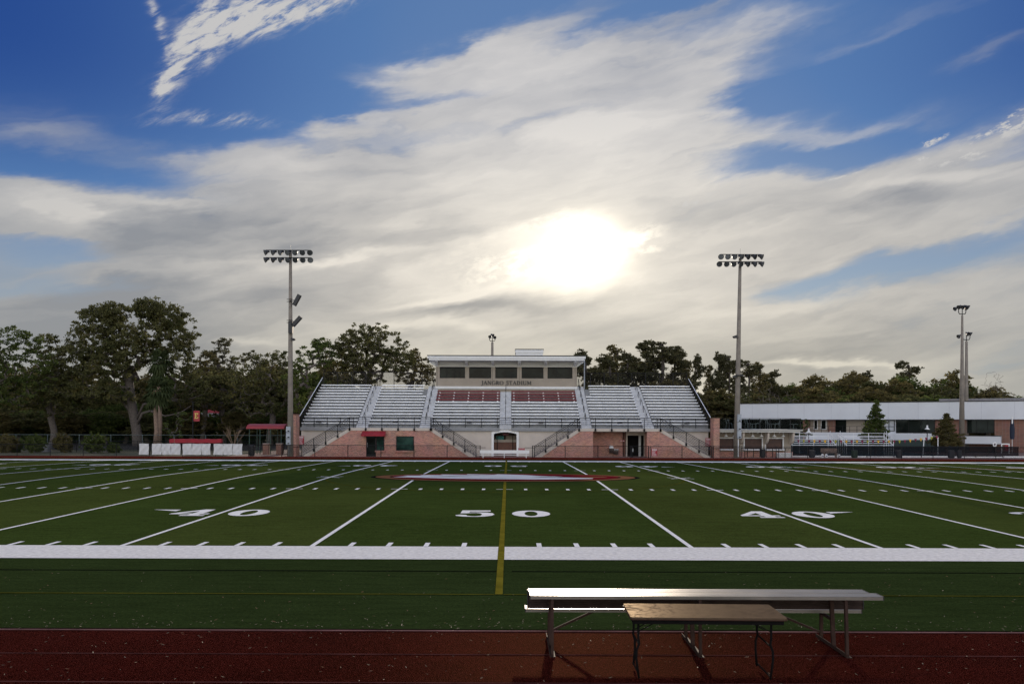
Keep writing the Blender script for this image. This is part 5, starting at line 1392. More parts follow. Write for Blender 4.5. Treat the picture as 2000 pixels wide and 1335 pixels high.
# pennant string
D = 90; t = thing('pennant_string', 'string of yellow and maroon pennants stretched across the pool', 'pennant string', (PX(1690, D), D, 0))
FY = mat('yellow_pennant', (.75, .42, .02), .7); FM = mat('maroon_pennant', (.20, .01, .04), .7); FO = mat('olive_pennant', (.38, .36, .02), .7)
def sag(px):
    u = (px - 1546) / (1832 - 1546); return 861.0 + 1.5 * math.sin(PI * u) - 7.5 * max(0, (u - .72) / .28) ** 1.5
pts = [(PX(px, D), D, PZ(sag(px) - 3, D, px)) for px in range(1546, 1833, 11)]
MB().tube(pts, .012, 4).build('cord', WHITE, t)
for k, px in enumerate(np.arange(1549, 1832, 10.4)):
    x = PX(px, D); z = PZ(sag(px) - 3, D, px); m_ = (FY, FM, FO, FM, FY, FM)[k % 6]; mb = MB(); mb.prism_xz([(x - .14, z), (x + .14, z), (x + .02, z - .36)], D - .01, D + .01); mb.build('flag', m_, t)
for px, dx in ((1805, -.12), (1832, 0)):
    D2_ = 90; x = PX(px, D2_); o = MB(); o.tube([(x + dx, D2_, 0), (x, D2_, PZ(853.5, D2_, px))], .05, 8)
    tag(o.build('flag_pole', WHITE, None, origin=(x, D2_, 0)), 'leaning white pole holding the pennant string' if dx else 'white end pole of the pennant string, upright by the leafy tree', 'pole', 'white pennant poles')
# lamp posts
for px, py0, D, lab in ((1579.5, 835, 95, 'small black lamp post with white cap, left of the white balcony'), (1811, 829, 95, 'small black lamp post with white finial before the dark windows')):
    x = PX(px, D); zt_ = PZ(py0, D, px); t = thing('lamp_post', lab, 'lamp post', (x, D, 0), 'small pool lamp posts')
    MB().tube([(x, D, 0), (x, D, zt_ - .55)], .05, 8).build('post', BLACK, t)
    MB().lathe([(.03, 0), (.09, -.02), (.09, -.22), (.12, -.3), (.26, -.42), (.26, -.46), (.001, -.46)], (x, D, zt_ - .05), (0, 0, 1), 14).build('lamp_head', WHITE, t)
# lifebuoy, chair, umbrella
D = 97; x = PX(1943, D); z = PZ(867.5, D, 1943)
vs = []; fs = []; nR, nr = 20, 8
for i in range(nR):
    a = 2 * PI * i / nR
    for j in range(nr): b = 2 * PI * j / nr; r = .17 + .075 * math.cos(b); vs.append((x + r * math.cos(a), D + .07 * math.sin(b), z + r * 1.25 * math.sin(a)))
for i in range(nR):
    for j in range(nr): fs.append((i * nr + j, i * nr + (j + 1) % nr, (i + 1) % nR * nr + (j + 1) % nr, (i + 1) % nR * nr + j))
mb = MB(); mb.add(vs, fs); o = mb.build('lifebuoy', WHITE, None, origin=(x, D, z), smooth=True); tag(o, 'white lifebuoy ring hanging by the pool below the white balcony', 'lifebuoy')
mb = MB(); mb.box(x - .03, x + .03, D + .08, D + .14, 0, z + .1); tag(mb.build('lifebuoy_post', BLACK, None, origin=(x, D + .1, 0)), 'short dark post behind the white lifebuoy', 'post')
D = 96; t = thing('guard_station', 'white framed pool station with red panel, right of the lifebuoy', 'pool station', (PX(1963, D), D, 0))
a, b = PX(1956, D), PX(1972, D); z = PZ(865.5, D, 1963)
mb = MB(); mb.box(a, b, D, D + .6, z - .12, z); mb.box(a, a + .08, D, D + .08, 0, z - .12); mb.box(b - .08, b, D, D + .08, 0, z - .12); mb.build('frame', WHITE, t)
MB().box(PX(1964, D), PX(1970.5, D), D + .1, D + .13, .3, z - .15).build('red_panel', REDS, t)
D = 98; x = PX(1977, D); t = thing('closed_umbrella', 'closed dark blue umbrella standing against the brown brick wall', 'umbrella', (x, D, 0)); zt_ = PZ(814, D, 1977)
MB().tube([(x, D, 0), (x, D, zt_)], .03, 8).build('pole', WHITE, t)
pr = []; 
MB().lathe([(.02, zt_), (.16, zt_ - .4), (.26, zt_ - 1.4), (.24, zt_ - 2.2), (.20, zt_ - 2.5), (.001, zt_ - 2.45)], (x, D, 0), (0, 0, 1), 9).build('canopy', mat('navy_canvas', (.012, .02, .04), .8), t)
MB().box(x - .22, x - .1, D - .3, D - .25, zt_ - .75, zt_ + .02).build('white_tag', WHITE, t)
# wooden bench with water coolers
D = 81.6; t = thing('wooden_bench', 'brown slatted wooden bench between the bins at the windscreen', 'bench', (PX(1621, D), D, 0)); a, b = PX(1605.5, D), PX(1637.5, D)
WD = mat('weathered_wood', (.20, .14, .11), .85, var=.2); mb = MB()
for k in range(3): mb.box(a, b, D + .3, D + .34, .50 + .13 * k, .60 + .13 * k)
mb.build('backrest', WD, t); mb = MB()
for k in range(3): mb.box(a, b, D - .1 + .14 * k, D + .02 + .14 * k, .40, .43)
mb.build('seat', WD, t)
for x in (a + .15, b - .22):
    for yy in (D - .05, D + .27): MB().box(x, x + .08, yy, yy + .06, 0, .4).build('leg', WD, t)
for px, lab in ((1606.5, 'white water cooler left of the wooden bench'), (1614, 'white water cooler with blue mark under the wooden bench'), (1638.5, 'white water cooler right of the wooden bench')):
    D = 81.2; x = PX(px, D); t = thing('water_cooler', lab, 'water cooler', (x, D, 0), 'white water coolers')
    MB().lathe([(.001, .02), (.11, .02), (.13, .05), (.13, .25), (.12, .28), (.001, .28)], (x, D, 0), (0, 0, 1), 14).build('body', WHITE, t); MB().lathe([(.125, .282), (.09, .33), (.04, .35), (.001, .37)], (x, D, 0), (0, 0, 1), 14).build('lid', WHITE, t)
    MB().box(x - .05, x + .06, D - .14, D - .128, .10, .19).build('label', mat('blue_mark', (.03, .05, .2), .6), t)

# ================================================================== LARGE WHITE BUILDING (set obliquely)
bd = thing('white_hall', 'long modern building with wide white fascia, brick walls and a white balcony', 'building', (PX(1700, 110), 110, 0))
A_, B_ = Vector((PX(1445, 118), 118)), Vector((PX(2000, 100), 100))
dirw = (B_ - A_).normalized()
def ray(px):
    k = (px - 993) / FPX  # X = k*Y ; A + s*dir
    s = (k * A_.y - A_.x) / (dirw.x - k * dirw.y); return s
def W(s, off, z): p = A_ + dirw * s + Vector((-dirw.y, dirw.x)) * off; return (p.x, p.y, z)
def wbox(mb, s0, s1, o0, o1, z0, z1):
    v = [W(s0, o0, z0), W(s1, o0, z0), W(s1, o1, z0), W(s0, o1, z0), W(s0, o0, z1), W(s1, o0, z1), W(s1, o1, z1), W(s0, o1, z1)]
    mb.add(v, [(0, 3, 2, 1), (4, 5, 6, 7), (0, 1, 5, 4), (1, 2, 6, 5), (2, 3, 7, 6), (3, 0, 4, 7)])
sE = ray(2000) + 14
mb = MB(); wbox(mb, 0, sE, 0, 9, 3.82, 5.92); mb.build('fascia', WHITE2, bd)
mb = MB(); wbox(mb, -.06, sE, -.06, 9, 5.92, 6.02); mb.build('roof_edge', BLACK2, bd)
mb = MB(); s = 1.7
while s < sE: wbox(mb, s, s + .03, -.004, 0.01, 3.83, 5.9); s += 3.4
mb.build('panel_joints', mat('panel_joint', (.5, .51, .54), .7), bd)
# upper floor wall line 1.4 m behind the fascia
def seg(px0, px1, z0, z1, o, name, m, th=.25):
    mb = MB(); wbox(mb, ray(px0), ray(px1), o, o + th, z0, z1); return mb.build(name, m, bd)
zB0, zB1 = 2.12, 3.82
seg(1452, 1566, .0, zB1, 1.6, 'rear_glazing', GLASS); seg(1566, 1577, 0, zB1, .6, 'brick_wall', BRICK2, 1.2)
seg(1577, 1612, zB0 - .8, zB1, 1.5, 'beige_wall', BEIGE2); seg(1612, 1627, 0, zB1, 1.3, 'brick_wall', BRICK2); seg(1627, 1648, 0, zB1, 1.5, 'dark_opening', GLASS); seg(1648, 1684, 0, zB1, 1.5, 'beige_wall', BEIGE2)
seg(1684, 1722, 0, zB1, 1.7, 'shaded_glazing', GLASS)
for p0, p1 in ((1584, 1592), (1598, 1609)):
    s0, s1 = ray(p0), ray(p1); mb = MB(); wbox(mb, s0, s1, 1.44, 1.49, 2.5, 2.58); wbox(mb, s0, s1, 1.44, 1.49, 3.7, 3.78); wbox(mb, s0, s0 + .08, 1.44, 1.49, 2.58, 3.7); wbox(mb, s1 - .08, s1, 1.44, 1.49, 2.58, 3.7); w = mb.build('window', WHITE, bd)
    mb = MB(); wbox(mb, s0 + .08, s1 - .08, 1.46, 1.48, 2.58, 3.7); mb.build('pane', GLASS, w)
seg(1722, 1748, 1.9, zB1, .7, 'white_panel', WHITE2)
s0, s1 = ray(1724), ray(1745); mb = MB(); zz0, zz1 = 2.35, 3.7
for q in (0, .5, 1): s_m = s0 + (s1 - s0) * q; wbox(mb, s_m - .04, s_m + .04, .64, .69, zz0, zz1)
for z in (zz0, (zz0 + zz1) / 2 - .1, zz1): wbox(mb, s0, s1, .645, .688, z - .035, z + .035)
w = mb.build('window', BLACK, bd); mb = MB(); wbox(mb, s0, s1, .672, .684, zz0, zz1); mb.build('pane', mat('white_blind', (.5, .52, .54), .5), w)
# large dark glazed bays
for p0, p1, mulls in ((1748.5, 1825, (.33, .65, .8)), (1888, 1942, (.35, .75))):
    s0, s1 = ray(p0), ray(p1); mb = MB(); t_ = .07
    wbox(mb, s0, s1, .55, .62, 2.2, 2.2 + t_); wbox(mb, s0, s1, .55, .62, zB1 - t_, zB1 - .005); wbox(mb, s0, s0 + t_, .55, .62, 2.2 + t_, zB1 - t_); wbox(mb, s1 - t_, s1, .55, .62, 2.2 + t_, zB1 - t_)
    for q in mulls: sm = s0 + (s1 - s0) * q; wbox(mb, sm - .03, sm + .03, .56, .62, 2.2 + t_, zB1 - t_)
    w = mb.build('window', BLACK, bd); mb = MB(); wbox(mb, s0 + t_, s1 - t_, .59, .605, 2.2 + t_, zB1 - t_); mb.build('pane', GLASS, w)
seg(1825, 1888, 0, zB1, .62, 'brick_wall', BRICK2); seg(1942, 2060, 0, zB1, .5, 'brick_wall', BRICK2)
seg(1748.5, 1825, 0, .95, .9, 'lower_wall', BRICK2); seg(1888, 1942, 0, 1.0, .9, 'lower_wall', BRICK2)
seg(1577, 1748, 0, .95, 2.4, 'lower_wall', BRICK2)
# balconies
seg(1577.5, 1692, 1.2, 2.16, -1.0, 'balcony', WHITE2, 2.2); seg(1748, 1832, 1.15, 2.12, .1, 'balcony', WHITE2, .9)
seg(1692, 1748, 1.15, 2.02, .2, 'balcony', WHITE2, .5); seg(1886.5, 1956, .95, 1.85, -.9, 'balcony', WHITE2, 1.4); seg(1886.5, 1956, 1.85, 1.93, -.94, 'balcony_capping', BLACK2, 1.5)
mb = MB(); s0, s1 = ray(1580), ray(1690)
for z in (2.5, 2.95): wbox(mb, s0, s1, -.7, -.66, z - .02, z + .02)
for k in range(9): sm = s0 + (s1 - s0) * k / 8; wbox(mb, sm - .025, sm + .025, -.7, -.66, 2.16, 2.95)
mb.build('balcony_rail', BLACK, bd)
mb = MB(); wbox(mb, ray(1830), sE, 2.0, 3.0, 6.02, 6.35); mb.build('roof_plant', mat('roof_plant_grey', (.25, .24, .25), .8), bd)

# ================================================================== FOREGROUND BENCH
t = thing('shelf_bench', 'long aluminium players bench with back shelf in the right foreground', 'bench', (2.5, 11.5, 0))
FB = mat('brushed_aluminium', (0.20, 0.185, 0.17), 0.34, 0.8, var=0.10, vscale=1.2, bump=.05, bscale=80)
FBD = mat('track_toned_leg_aluminium', (0.052, 0.031, 0.024), 0.7, 0.0, spec=.06, var=.15, vscale=8)  # brown reflection of the track put into the leg colour
CAP = mat('black_end_cap', (0.012, 0.012, 0.012), .5)
def plank(x0, x1, y0, w, z, th=.045, vertical=False, sgn=1):
    """ribbed extruded plank: flat ribs with grooves; vertical planks stand on edge facing the viewer"""
    mb = MB(); n = 3; rib = w / n; prof = []
    for k in range(n):
        a = k * rib; prof += [(a + .004, 0), (a + rib * .66, 0), (a + rib * .68, -.012), (a + rib * .98, -.012)]
    prof += [(w, 0), (w + .002, -th), (w - .01, -th), (w - .012, -.016), (.012, -.016), (.01, -th), (-.002, -th), (0, -.003)]
    if vertical: poly = [(y0 + .0 - q * -1 * -1, z + p) for p, q in prof]; poly = [(y0 - q, z + p) for p, q in prof]
    else: poly = [(y0 + p, z + q) for p, q in prof]
    mb.prism_yz(poly, x0, x1); return mb
def endcap(par, x, y0, w, z, th=.05, vertical=False):
    mb = MB()
    if vertical: mb.box(x - .006, x + .006, y0 - .002, y0 + th, z - .003, z + w + .003)
    else: mb.box(x - .006, x + .006, y0 - .003, y0 + w + .003, z - th, z + .002)
    mb.build('end_cap', CAP, par)
SH = .758
p1 = plank(.29, 4.80, 11.08, .245, SH).build('shelf_plank', FB, t); endcap(p1, 4.80, 11.08, .245, SH); endcap(p1, .286, 11.08, .245, SH)
p2 = plank(.28, 4.72, 11.335, .245, SH).build('shelf_plank', FB, t); endcap(p2, 4.72, 11.335, .245, SH); endcap(p2, .276, 11.335, .245, SH)
p3 = plank(.27, 4.78, 11.66, .245, .472, vertical=True).build('backrest', mat('shade_toned_aluminium', (0.045, 0.03, 0.025), 0.6, 0.0, spec=.1, var=.2, vscale=6), t); endcap(p3, 4.78, 11.655, .245, .472, .05, True); endcap(p3, .266, 11.655, .245, .472, .05, True)  # backrest aluminium darkened in colour for its shaded, backlit side
p4 = plank(.245, 4.84, 11.86, .245, .425).build('seat', FB, t); endcap(p4, 4.84, 11.86, .245, .425); endcap(p4, .241, 11.86, .245, .425)
for x in (.57, 2.46, 4.33):
    MB().add(*[ [(x - .035, 10.98, .0), (x + .035, 10.98, .0), (x + .035, 12.1, .0), (x - .035, 12.1, .0), (x - .035, 10.98, .006), (x + .035, 10.98, .006), (x + .035, 12.1, .006), (x - .035, 12.1, .006)], [(0, 3, 2, 1), (4, 5, 6, 7), (0, 1, 5, 4), (1, 2, 6, 5), (2, 3, 7, 6), (3, 0, 4, 7)] ]).box(x - .035, x - .029, 10.98, 12.1, .006, .045).build('skid', FBD, t)
    MB().bar((x, 11.06, .006), (x, 11.12, SH - .012), .05, .035, up=(1, 0, 0)).build('leg', FBD, t)
    MB().bar((x, 11.52, .006), (x + .0, 11.63, SH - .012), .045, .05, up=(1, 0, 0)).build('leg', FBD, t)
    MB().bar((x, 11.98, .006), (x, 11.98, .413), .045, .04, up=(1, 0, 0)).build('leg', FBD, t)
    MB().bar((x + .001, 11.1, .70), (x + .001, 11.6, .70), .03, .04).build('cross_bar', FBD, t)
    MB().bar((x - .001, 11.6, .36), (x - .001, 12.06, .36), .03, .04).build('cross_bar', FBD, t)
MB().bar((.60, 11.97, .10), (1.20, 11.97, .38), .035, .03).build('brace', FBD, t)
MB().bar((4.30, 11.97, .10), (3.62, 11.97, .38), .035, .03).build('brace', FBD, t)
# fold-up table
t = thing('folding_table', 'brown laminate folding table standing in front of the long bench', 'table', (2.3, 10.3, 0))
def tab_mat():
    m = mat('worn_laminate', (0.075, 0.050, 0.032), 0.5, var=.12, vscale=4, spec=0.0)
    N, L = m.node_tree.nodes, m.node_tree.links; b = N['Principled BSDF']
    tc = N.new('ShaderNodeTexCoord').outputs['Object']; n = N.new('ShaderNodeTexNoise'); L.new(tc, n.inputs['Vector']); n.inputs['Scale'].default_value = 5; n.inputs['Detail'].default_value = 9; n.inputs['Distortion'].default_value = 3
    r = N.new('ShaderNodeMapRange'); L.new(n.outputs['Fac'], r.inputs[0]); r.inputs[1].default_value = .4; r.inputs[2].default_value = .62; r.inputs[3].default_value = .36; r.inputs[4].default_value = .62; 
    gl = N.new('ShaderNodeBsdfGlossy'); gl.inputs['Color'].default_value = (0.045, 0.036, 0.026, 1); L.new(r.outputs[0], gl.inputs['Roughness']); ads = N.new('ShaderNodeAddShader')
    L.new(b.outputs[0], ads.inputs[0]); L.new(gl.outputs[0], ads.inputs[1]); L.new(ads.outputs[0], N['Material Output'].inputs[0]); return m
TBM = tab_mat()
def rrect(x0, x1, y0, y1, r, n=5):
    p = []
    for cx_, cy_, a0 in ((x1 - r, y1 - r, 0), (x0 + r, y1 - r, 90), (x0 + r, y0 + r, 180), (x1 - r, y0 + r, 270)):
        for k in range(n + 1): a = R(a0 + 90 * k / n); p.append((cx_ + r * math.cos(a), cy_ + r * math.sin(a)))
    return p
def warp(x, y):  # the table stands turned by a degree or so
    a = R(-1.2); dx, dy = x - 2.3, y - 10.3; return (2.3 + dx * math.cos(a) - dy * math.sin(a), 10.3 + dx * math.sin(a) + dy * math.cos(a))
def slab(rr, z0, z1, top_in=0.0):
    n = len(rr); mb = MB(); v = [(*warp(*p), z0) for p in rr] + [(*warp(*p), z1) for p in rr]
    mb.add(v, [tuple(range(n))[::-1], tuple(range(n, 2 * n))] + [(i, (i + 1) % n, (i + 1) % n + n, i + n) for i in range(n)]); return mb
TX0, TX1, TY0, TY1 = 1.415, 3.20, 9.90, 10.68
slab(rrect(TX0, TX1, TY0, TY1, .035), .722, .742).build('tabletop', TBM, t)
slab(rrect(TX0 - .004, TX1 + .004, TY0 - .004, TY1 + .004, .037), .712, .7215).build('edge_band', mat('copper_edge', (.06, .03, .02), .5, spec=.1), t)
TBK = mat('table_steel', (0.010, 0.009, 0.009), .75, spec=.03)
mb = slab(rrect(TX0 + .03, TX1 - .03, TY0 + .03, TY1 - .03, .02), .66, .7115); mb.build('apron', TBK, t)
for s, xa in ((1, TX0 + .1), (-1, TX1 - .16)):
    for yy in (TY0 + .1, TY1 - .12):
        pts = []
        prof = [(0, .66), (0.0, .48), (.010, .42), (-.018, .34), (-.022, .24), (.008, .02)] if yy < 10.3 else [(.015, .66), (.015, .46), (.008, .40), (.03, .33), (.032, .22), (.015, .02)]
        for dx, z in prof: q = warp(xa + s * dx, yy); pts.append((q[0], q[1], z))
        MB().tube(pts, .0135, 8).build('leg', TBK, t, smooth=True)
    mb = MB()
    for z in (.05, .40): q0, q1 = warp(xa + s * .01, TY0 + .1), warp(xa + s * .01, TY1 - .12); MB().tube([(*q0, z), (*q1, z)], .010, 6).build('cross_bar', TBK, t)
    mb = MB(); q0, q1 = warp(xa + s * .26, 10.29), warp(xa, 10.29); mb.bar((*q0, .655), (*q1, .52), .018, .008)
    q0, q1 = warp(xa + s * .18, TY0 + .1), warp(xa, TY0 + .1); mb.bar((*q0, .655), (*q1, .56), .018, .008); mb.build('brace', TBK, t)

# ================================================================== FALLEN LEAVES
rng = np.random.default_rng(4)
def litter(name, n, gen, size, m):
    vs = []; fs = []
    for k in range(n):
        x, y = gen(); a = rng.uniform(0, 2 * PI); s = size * rng.uniform(.5, 1.25); tl = rng.uniform(-.6, .6)
        z = .004 if y > TE else -.006
        c, s_ = math.cos(a), math.sin(a); h = s * .3
        p = [(-s, 0, .006), (0, -h, .004 + abs(tl) * h), (s, 0, .010 + rng.uniform(0, .014)), (0, h, .004 + s * .5 * abs(tl))]
        o = len(vs); vs += [(x + u * c - v * s_, y + u * s_ + v * c, z + w) for u, v, w in p]; fs.append((o, o + 1, o + 2, o + 3))
    mb = MB(); mb.add(vs, fs); o = mb.build(name, m); struct(o, 'stuff'); return o
LEAFD = mat('dry_leaf', (.20, .155, .095), .7, var=.3, vscale=9); LEAFD2 = mat('dry_leaf_brown', (.22, .11, .05), .8, var=.3, vscale=9)
def g1():
    if rng.random() < .45: return rng.uniform(-12, 13), TE + abs(rng.normal(0, .35))
    return rng.uniform(-12, 13), TE + rng.uniform(0, 6.2) ** 1.0 * rng.random()
litter('fallen_leaves', 700, g1, .022, LEAFD)
litter('fallen_leaves', 300, lambda: (rng.uniform(-9, 9), rng.uniform(9.2, TE)), .024, LEAFD)
litter('fallen_leaves', 260, lambda: (rng.uniform(-11, 12), rng.uniform(9.2, 17)), .026, LEAFD2)
# ================================================================== TREES
def quads_mesh(name, V, m, parent, F=None):
    """V: (n, 4, 3) leaf quads"""
    n = len(V); me = bpy.data.meshes.new(name); me.vertices.add(n * 4); me.vertices.foreach_set('co', V.reshape(-1).astype(np.float32))
    me.loops.add(n * 4); me.loops.foreach_set('vertex_index', np.arange(n * 4, dtype=np.int32))
    me.polygons.add(n); me.polygons.foreach_set('loop_start', np.arange(0, n * 4, 4, dtype=np.int32)); me.polygons.foreach_set('loop_total', np.full(n, 4, dtype=np.int32))
    me.update(); me.materials.append(m); ob = bpy.data.objects.new(name, me); COL.objects.link(ob)
    if parent: ob.parent = parent
    return ob
def leaf_quads(C, size, rg, flat=0.0, asp=.55):
    n = len(C); a = rg.normal(size=(n, 3)); a[:, 2] *= (1 - flat); a /= np.linalg.norm(a, axis=1)[:, None] + 1e-9
    b = rg.normal(size=(n, 3)); b -= (b * a).sum(1)[:, None] * a; b /= np.linalg.norm(b, axis=1)[:, None] + 1e-9
    s = size * rg.uniform(.6, 1.3, n)[:, None]; a = a * s; b = b * s * asp
    return np.stack([C - a, C - b * rg.uniform(.6, 1.2, (n, 1)), C + a, C + b], 1)
def skeleton(trunk, cl, rg, r_base, r_tip=.025, wig=.10, kink=3):
    """nodes from a trunk polyline out to each clump centre; returns tube list"""
    NA = np.zeros((len(trunk) + kink * len(cl) + 4, 3)); NA[:len(trunk)] = np.array(trunk, float)
    nodes = [np.array(p, float) for p in trunk]; par = [-1] + list(range(len(trunk) - 1)); isb = len(nodes)
    dist0 = np.linalg.norm(cl - nodes[-1], axis=1); order = np.argsort(dist0)
    load = [0.0] * len(nodes)
    for ci in order:
        c = cl[ci]; A = NA[:len(nodes)]; d = np.linalg.norm(A - c, axis=1)
        low = A[:, 2] > c[2] + .5 * d
        cost = d + low * d * .8; cost[:max(1, len(trunk) // 2)] += 1e3 * (c[2] > A[min(len(trunk) // 2, len(trunk) - 1), 2] - 1)
        j = int(np.argmin(cost)); p = nodes[j]; L_ = np.linalg.norm(c - p); prev = j
        for k in range(1, kink + 1):
            t = k / kink; q = p + (c - p) * t; q = q + rg.normal(size=3) * L_ * wig * (1 - t * .8) * (0 if k == kink else 1); q[2] += L_ * .10 * math.sin(PI * t)
            NA[len(nodes)] = q; nodes.append(q); par.append(prev); load.append(0.0); prev = len(nodes) - 1
        load[prev] = 1.0
    for i in range(len(nodes) - 1, 0, -1): load[par[i]] += load[i]
    tot = max(load[0], 1); rad = [max(r_tip, r_base * (l / tot) ** .56) for l in load]
    return nodes, par, rad, load
def tubes_mesh(name, nodes, par, rad, m, parent, n=7, main=2):
    N_ = len(nodes); P0 = np.array([nodes[par[i]] for i in range(main, N_)]); P1 = np.array(nodes[main:]); R1 = np.array(rad[main:])
    R0 = np.array([min(rad[par[i]], rad[i] * 1.35) for i in range(main, N_)])
    D_ = P1 - P0; L_ = np.linalg.norm(D_, axis=1) + 1e-6; D_ /= L_[:, None]; P1 = P1 + D_ * (R1 * .45)[:, None]; P0 = P0 - D_ * (R0 * .45)[:, None]
    U = np.tile([0., 0., 1.], (len(D_), 1)); U[np.abs(D_[:, 2]) > .9] = [1., 0., 0.]
    A = np.cross(D_, U); A /= np.linalg.norm(A, axis=1)[:, None]; B = np.cross(A, D_)
    V = []; 
    for P_, R_ in ((P0, R0), (P1, R1)):
        for k in range(n): t = 2 * PI * k / n; V.append(P_ + (A * math.cos(t) + B * math.sin(t)) * R_[:, None])
    V = np.stack(V, 1)  # (E, 2n, 3)
    E = len(V); F = []
    base = np.arange(E)[:, None] * 2 * n
    # the stem itself: one smooth tube with a flared foot
    ctl = [Vector(p) for p in nodes[:main]]; rr_ = list(rad[:main]); rr_[0] = rr_[0] * 1.25; pts = []; rs = []
    for i in range(len(ctl) - 1):
        a, b = ctl[max(i - 1, 0)], ctl[min(i + 2, len(ctl) - 1)]
        for q in range(6):
            u = q / 6; p = .5 * (2 * ctl[i] + (ctl[i + 1] - a) * u + (2 * a - 5 * ctl[i] + 4 * ctl[i + 1] - b) * u * u + (3 * ctl[i] - a - 3 * ctl[i + 1] + b) * u ** 3)
            pts.append(p); rs.append(rr_[i] + (rr_[i + 1] - rr_[i]) * u)
    pts.append(ctl[-1]); rs.append(rr_[-1]); sm = MB(); sm.tube(pts, rs, 12)
    for k in range(n): F.append(np.concatenate([base + k, base + (k + 1) % n, base + n + (k + 1) % n, base + n + k], 1))
    F = np.concatenate(F + [np.array([f for f in sm.f if len(f) == 4]) + E * 2 * n], 0)
    V = np.concatenate([V.reshape(-1, 3), np.array(sm.v)], 0)
    me = bpy.data.meshes.new(name); me.vertices.add(len(V)); me.vertices.foreach_set('co', V.reshape(-1).astype(np.float32))
    nf = len(F); me.loops.add(nf * 4); me.loops.foreach_set('vertex_index', F.reshape(-1).astype(np.int32))
    me.polygons.add(nf); me.polygons.foreach_set('loop_start', np.arange(0, nf * 4, 4, dtype=np.int32)); me.polygons.foreach_set('loop_total', np.full(nf, 4, dtype=np.int32))
    me.polygons.foreach_set('use_smooth', [True] * nf); me.update(); me.materials.append(m)
    ob = bpy.data.objects.new(name, me); COL.objects.link(ob); ob.parent = parent; return ob
def make_tree(name, label, loc, trunk, blobs, seed, leafm=None, bark=None, r_base=.45, leaf=.16, per=90, cr=.9, group=None, cat='tree', flatc=.55, wig=.10, skin=.5, kink=3, dense=4.3):
    """blobs: (x, y, z, rx, ry, rz, clumps) in tree space; clumps crowd to the shell of each blob"""
    rg = np.random.default_rng(seed); t = thing(name, label, cat, (0, 0, 0), group)
    cs = []
    for (x, y, z, rx, ry, rz, n) in blobs:
        n = int(n * dense)
        d = rg.normal(size=(n, 3)); d /= np.linalg.norm(d, axis=1)[:, None]; r = rg.uniform(0, 1, n) ** (1 / 3.) ; r = skin * (.72 + .28 * r) + (1 - skin) * r
        r = r * rg.choice([.8, .95, 1.0, 1.12, 1.28], n, p=[.2, .3, .25, .15, .1]); cs.append(np.array([x, y, z]) + d * r[:, None] * np.array([rx, ry, rz]))
    cl = np.concatenate(cs)
    nodes, par, rad, load = skeleton(trunk, cl, rg, r_base, wig=wig, kink=kink)
    tubes_mesh('trunk', nodes, par, rad, bark or BARK, t, main=len(trunk))
    Cs = []
    for c in cl:
        k = int(per * .42 * rg.uniform(.45, 1.3)); R_ = cr * .58 * rg.uniform(.6, 1.3); d = rg.normal(size=(k, 3)); d /= np.linalg.norm(d, axis=1)[:, None]; d *= rg.uniform(.15, 1, (k, 1)) ** .6
        Cs.append(c + d * np.array([R_, R_, R_ * flatc]))
        # twigs leaves along the outer branch
    V = leaf_quads(np.concatenate(Cs), leaf, rg)
    quads_mesh('crown', V, leafm or LEAF, t)
    t.location = loc; return t
def at(px, D, z=0): return (PX(px, D), D, z)

# ---- left: the hero oak (depth 118)
D = 118.0; S = D / FPX
def ox(px, c=268): return (px - c) * S
def oz(py): return EYE - (py - 830 + 2.6) * S
hero = make_tree('live_oak', 'tallest live oak with broad airy crown and thick forked trunk, left of the palm', at(268, D), 
    [(0.15, 0, -.1), (-.1, 0, 2.0), (-.5, 0, 4.2), (-.9, 0, 6.4), (-1.2, .2, 8.6)],
    [(ox(195), 0, oz(625), 2.6, 3, 1.9, 26), (ox(172), 1, oz(665), 3.0, 4, 2.4, 26), (ox(220), 0, oz(610), 2.2, 2.6, 1.4, 18), (ox(290), 0, oz(603), 2.2, 2.6, 1.5, 22), (ox(325), 0, oz(620), 2.6, 3, 1.8, 26),
     (ox(345), 0, oz(655), 2.4, 3, 2.0, 20), (ox(300), 0, oz(650), 2.4, 3, 2.0, 20), (ox(240), 0, oz(660), 2.6, 3, 2.0, 20), (ox(150), 0, oz(705), 3.4, 4, 2.6, 30), (ox(210), -1, oz(715), 4.2, 4, 2.8, 44), (ox(250), -1, oz(690), 3.6, 3, 2.4, 30),
     (ox(120), -1, oz(755), 3.2, 4, 2.2, 26), (ox(180), -1, oz(770), 3.4, 4, 2.0, 26), (ox(345), 0, oz(700), 2.6, 3, 2.2, 20), (ox(235), -2, oz(770), 2.6, 3, 1.4, 16), (ox(375), 0, oz(765), 3.2, 2.5, 1.8, 16), (ox(400), 0, oz(745), 2.2, 2, 1.4, 8)],
    11, r_base=.62, leaf=.17, per=100, cr=.95, flatc=.62)
# its long level limbs to the right
rg = np.random.default_rng(3)
def limb(par, pts, r0, r1, name='limb'):
    pts = [Vector(p) for p in pts]; o = MB(); n = len(pts); o.tube(pts, [r0 + (r1 - r0) * i / (n - 1) for i in range(n)], 7)
    b = o.build(name, BARK, None, origin=(0, 0, 0), smooth=True); b.parent = par; return b
limb(hero, [(-.1, -.2, 2.4), (.8, -.3, 4.4), (2.0, -.4, 4.7), (4, -.5, 4.0), (6, -.6, 4.4), (7.5, -.6, 5.4)], .24, .07)
limb(hero, [(.0, -.2, 3.4), (1.0, -.4, 5.6), (3.2, -.5, 6.2), (5.6, -.5, 6.1), (7.6, -.6, 6.4), (9.6, -.6, 7.1)], .20, .05)
limb(hero, [(-.4, -.2, 4.0), (-2.0, -.4, 6.2), (-5.0, -.4, 7.6), (-8.5, -.6, 8.6)], .24, .07)

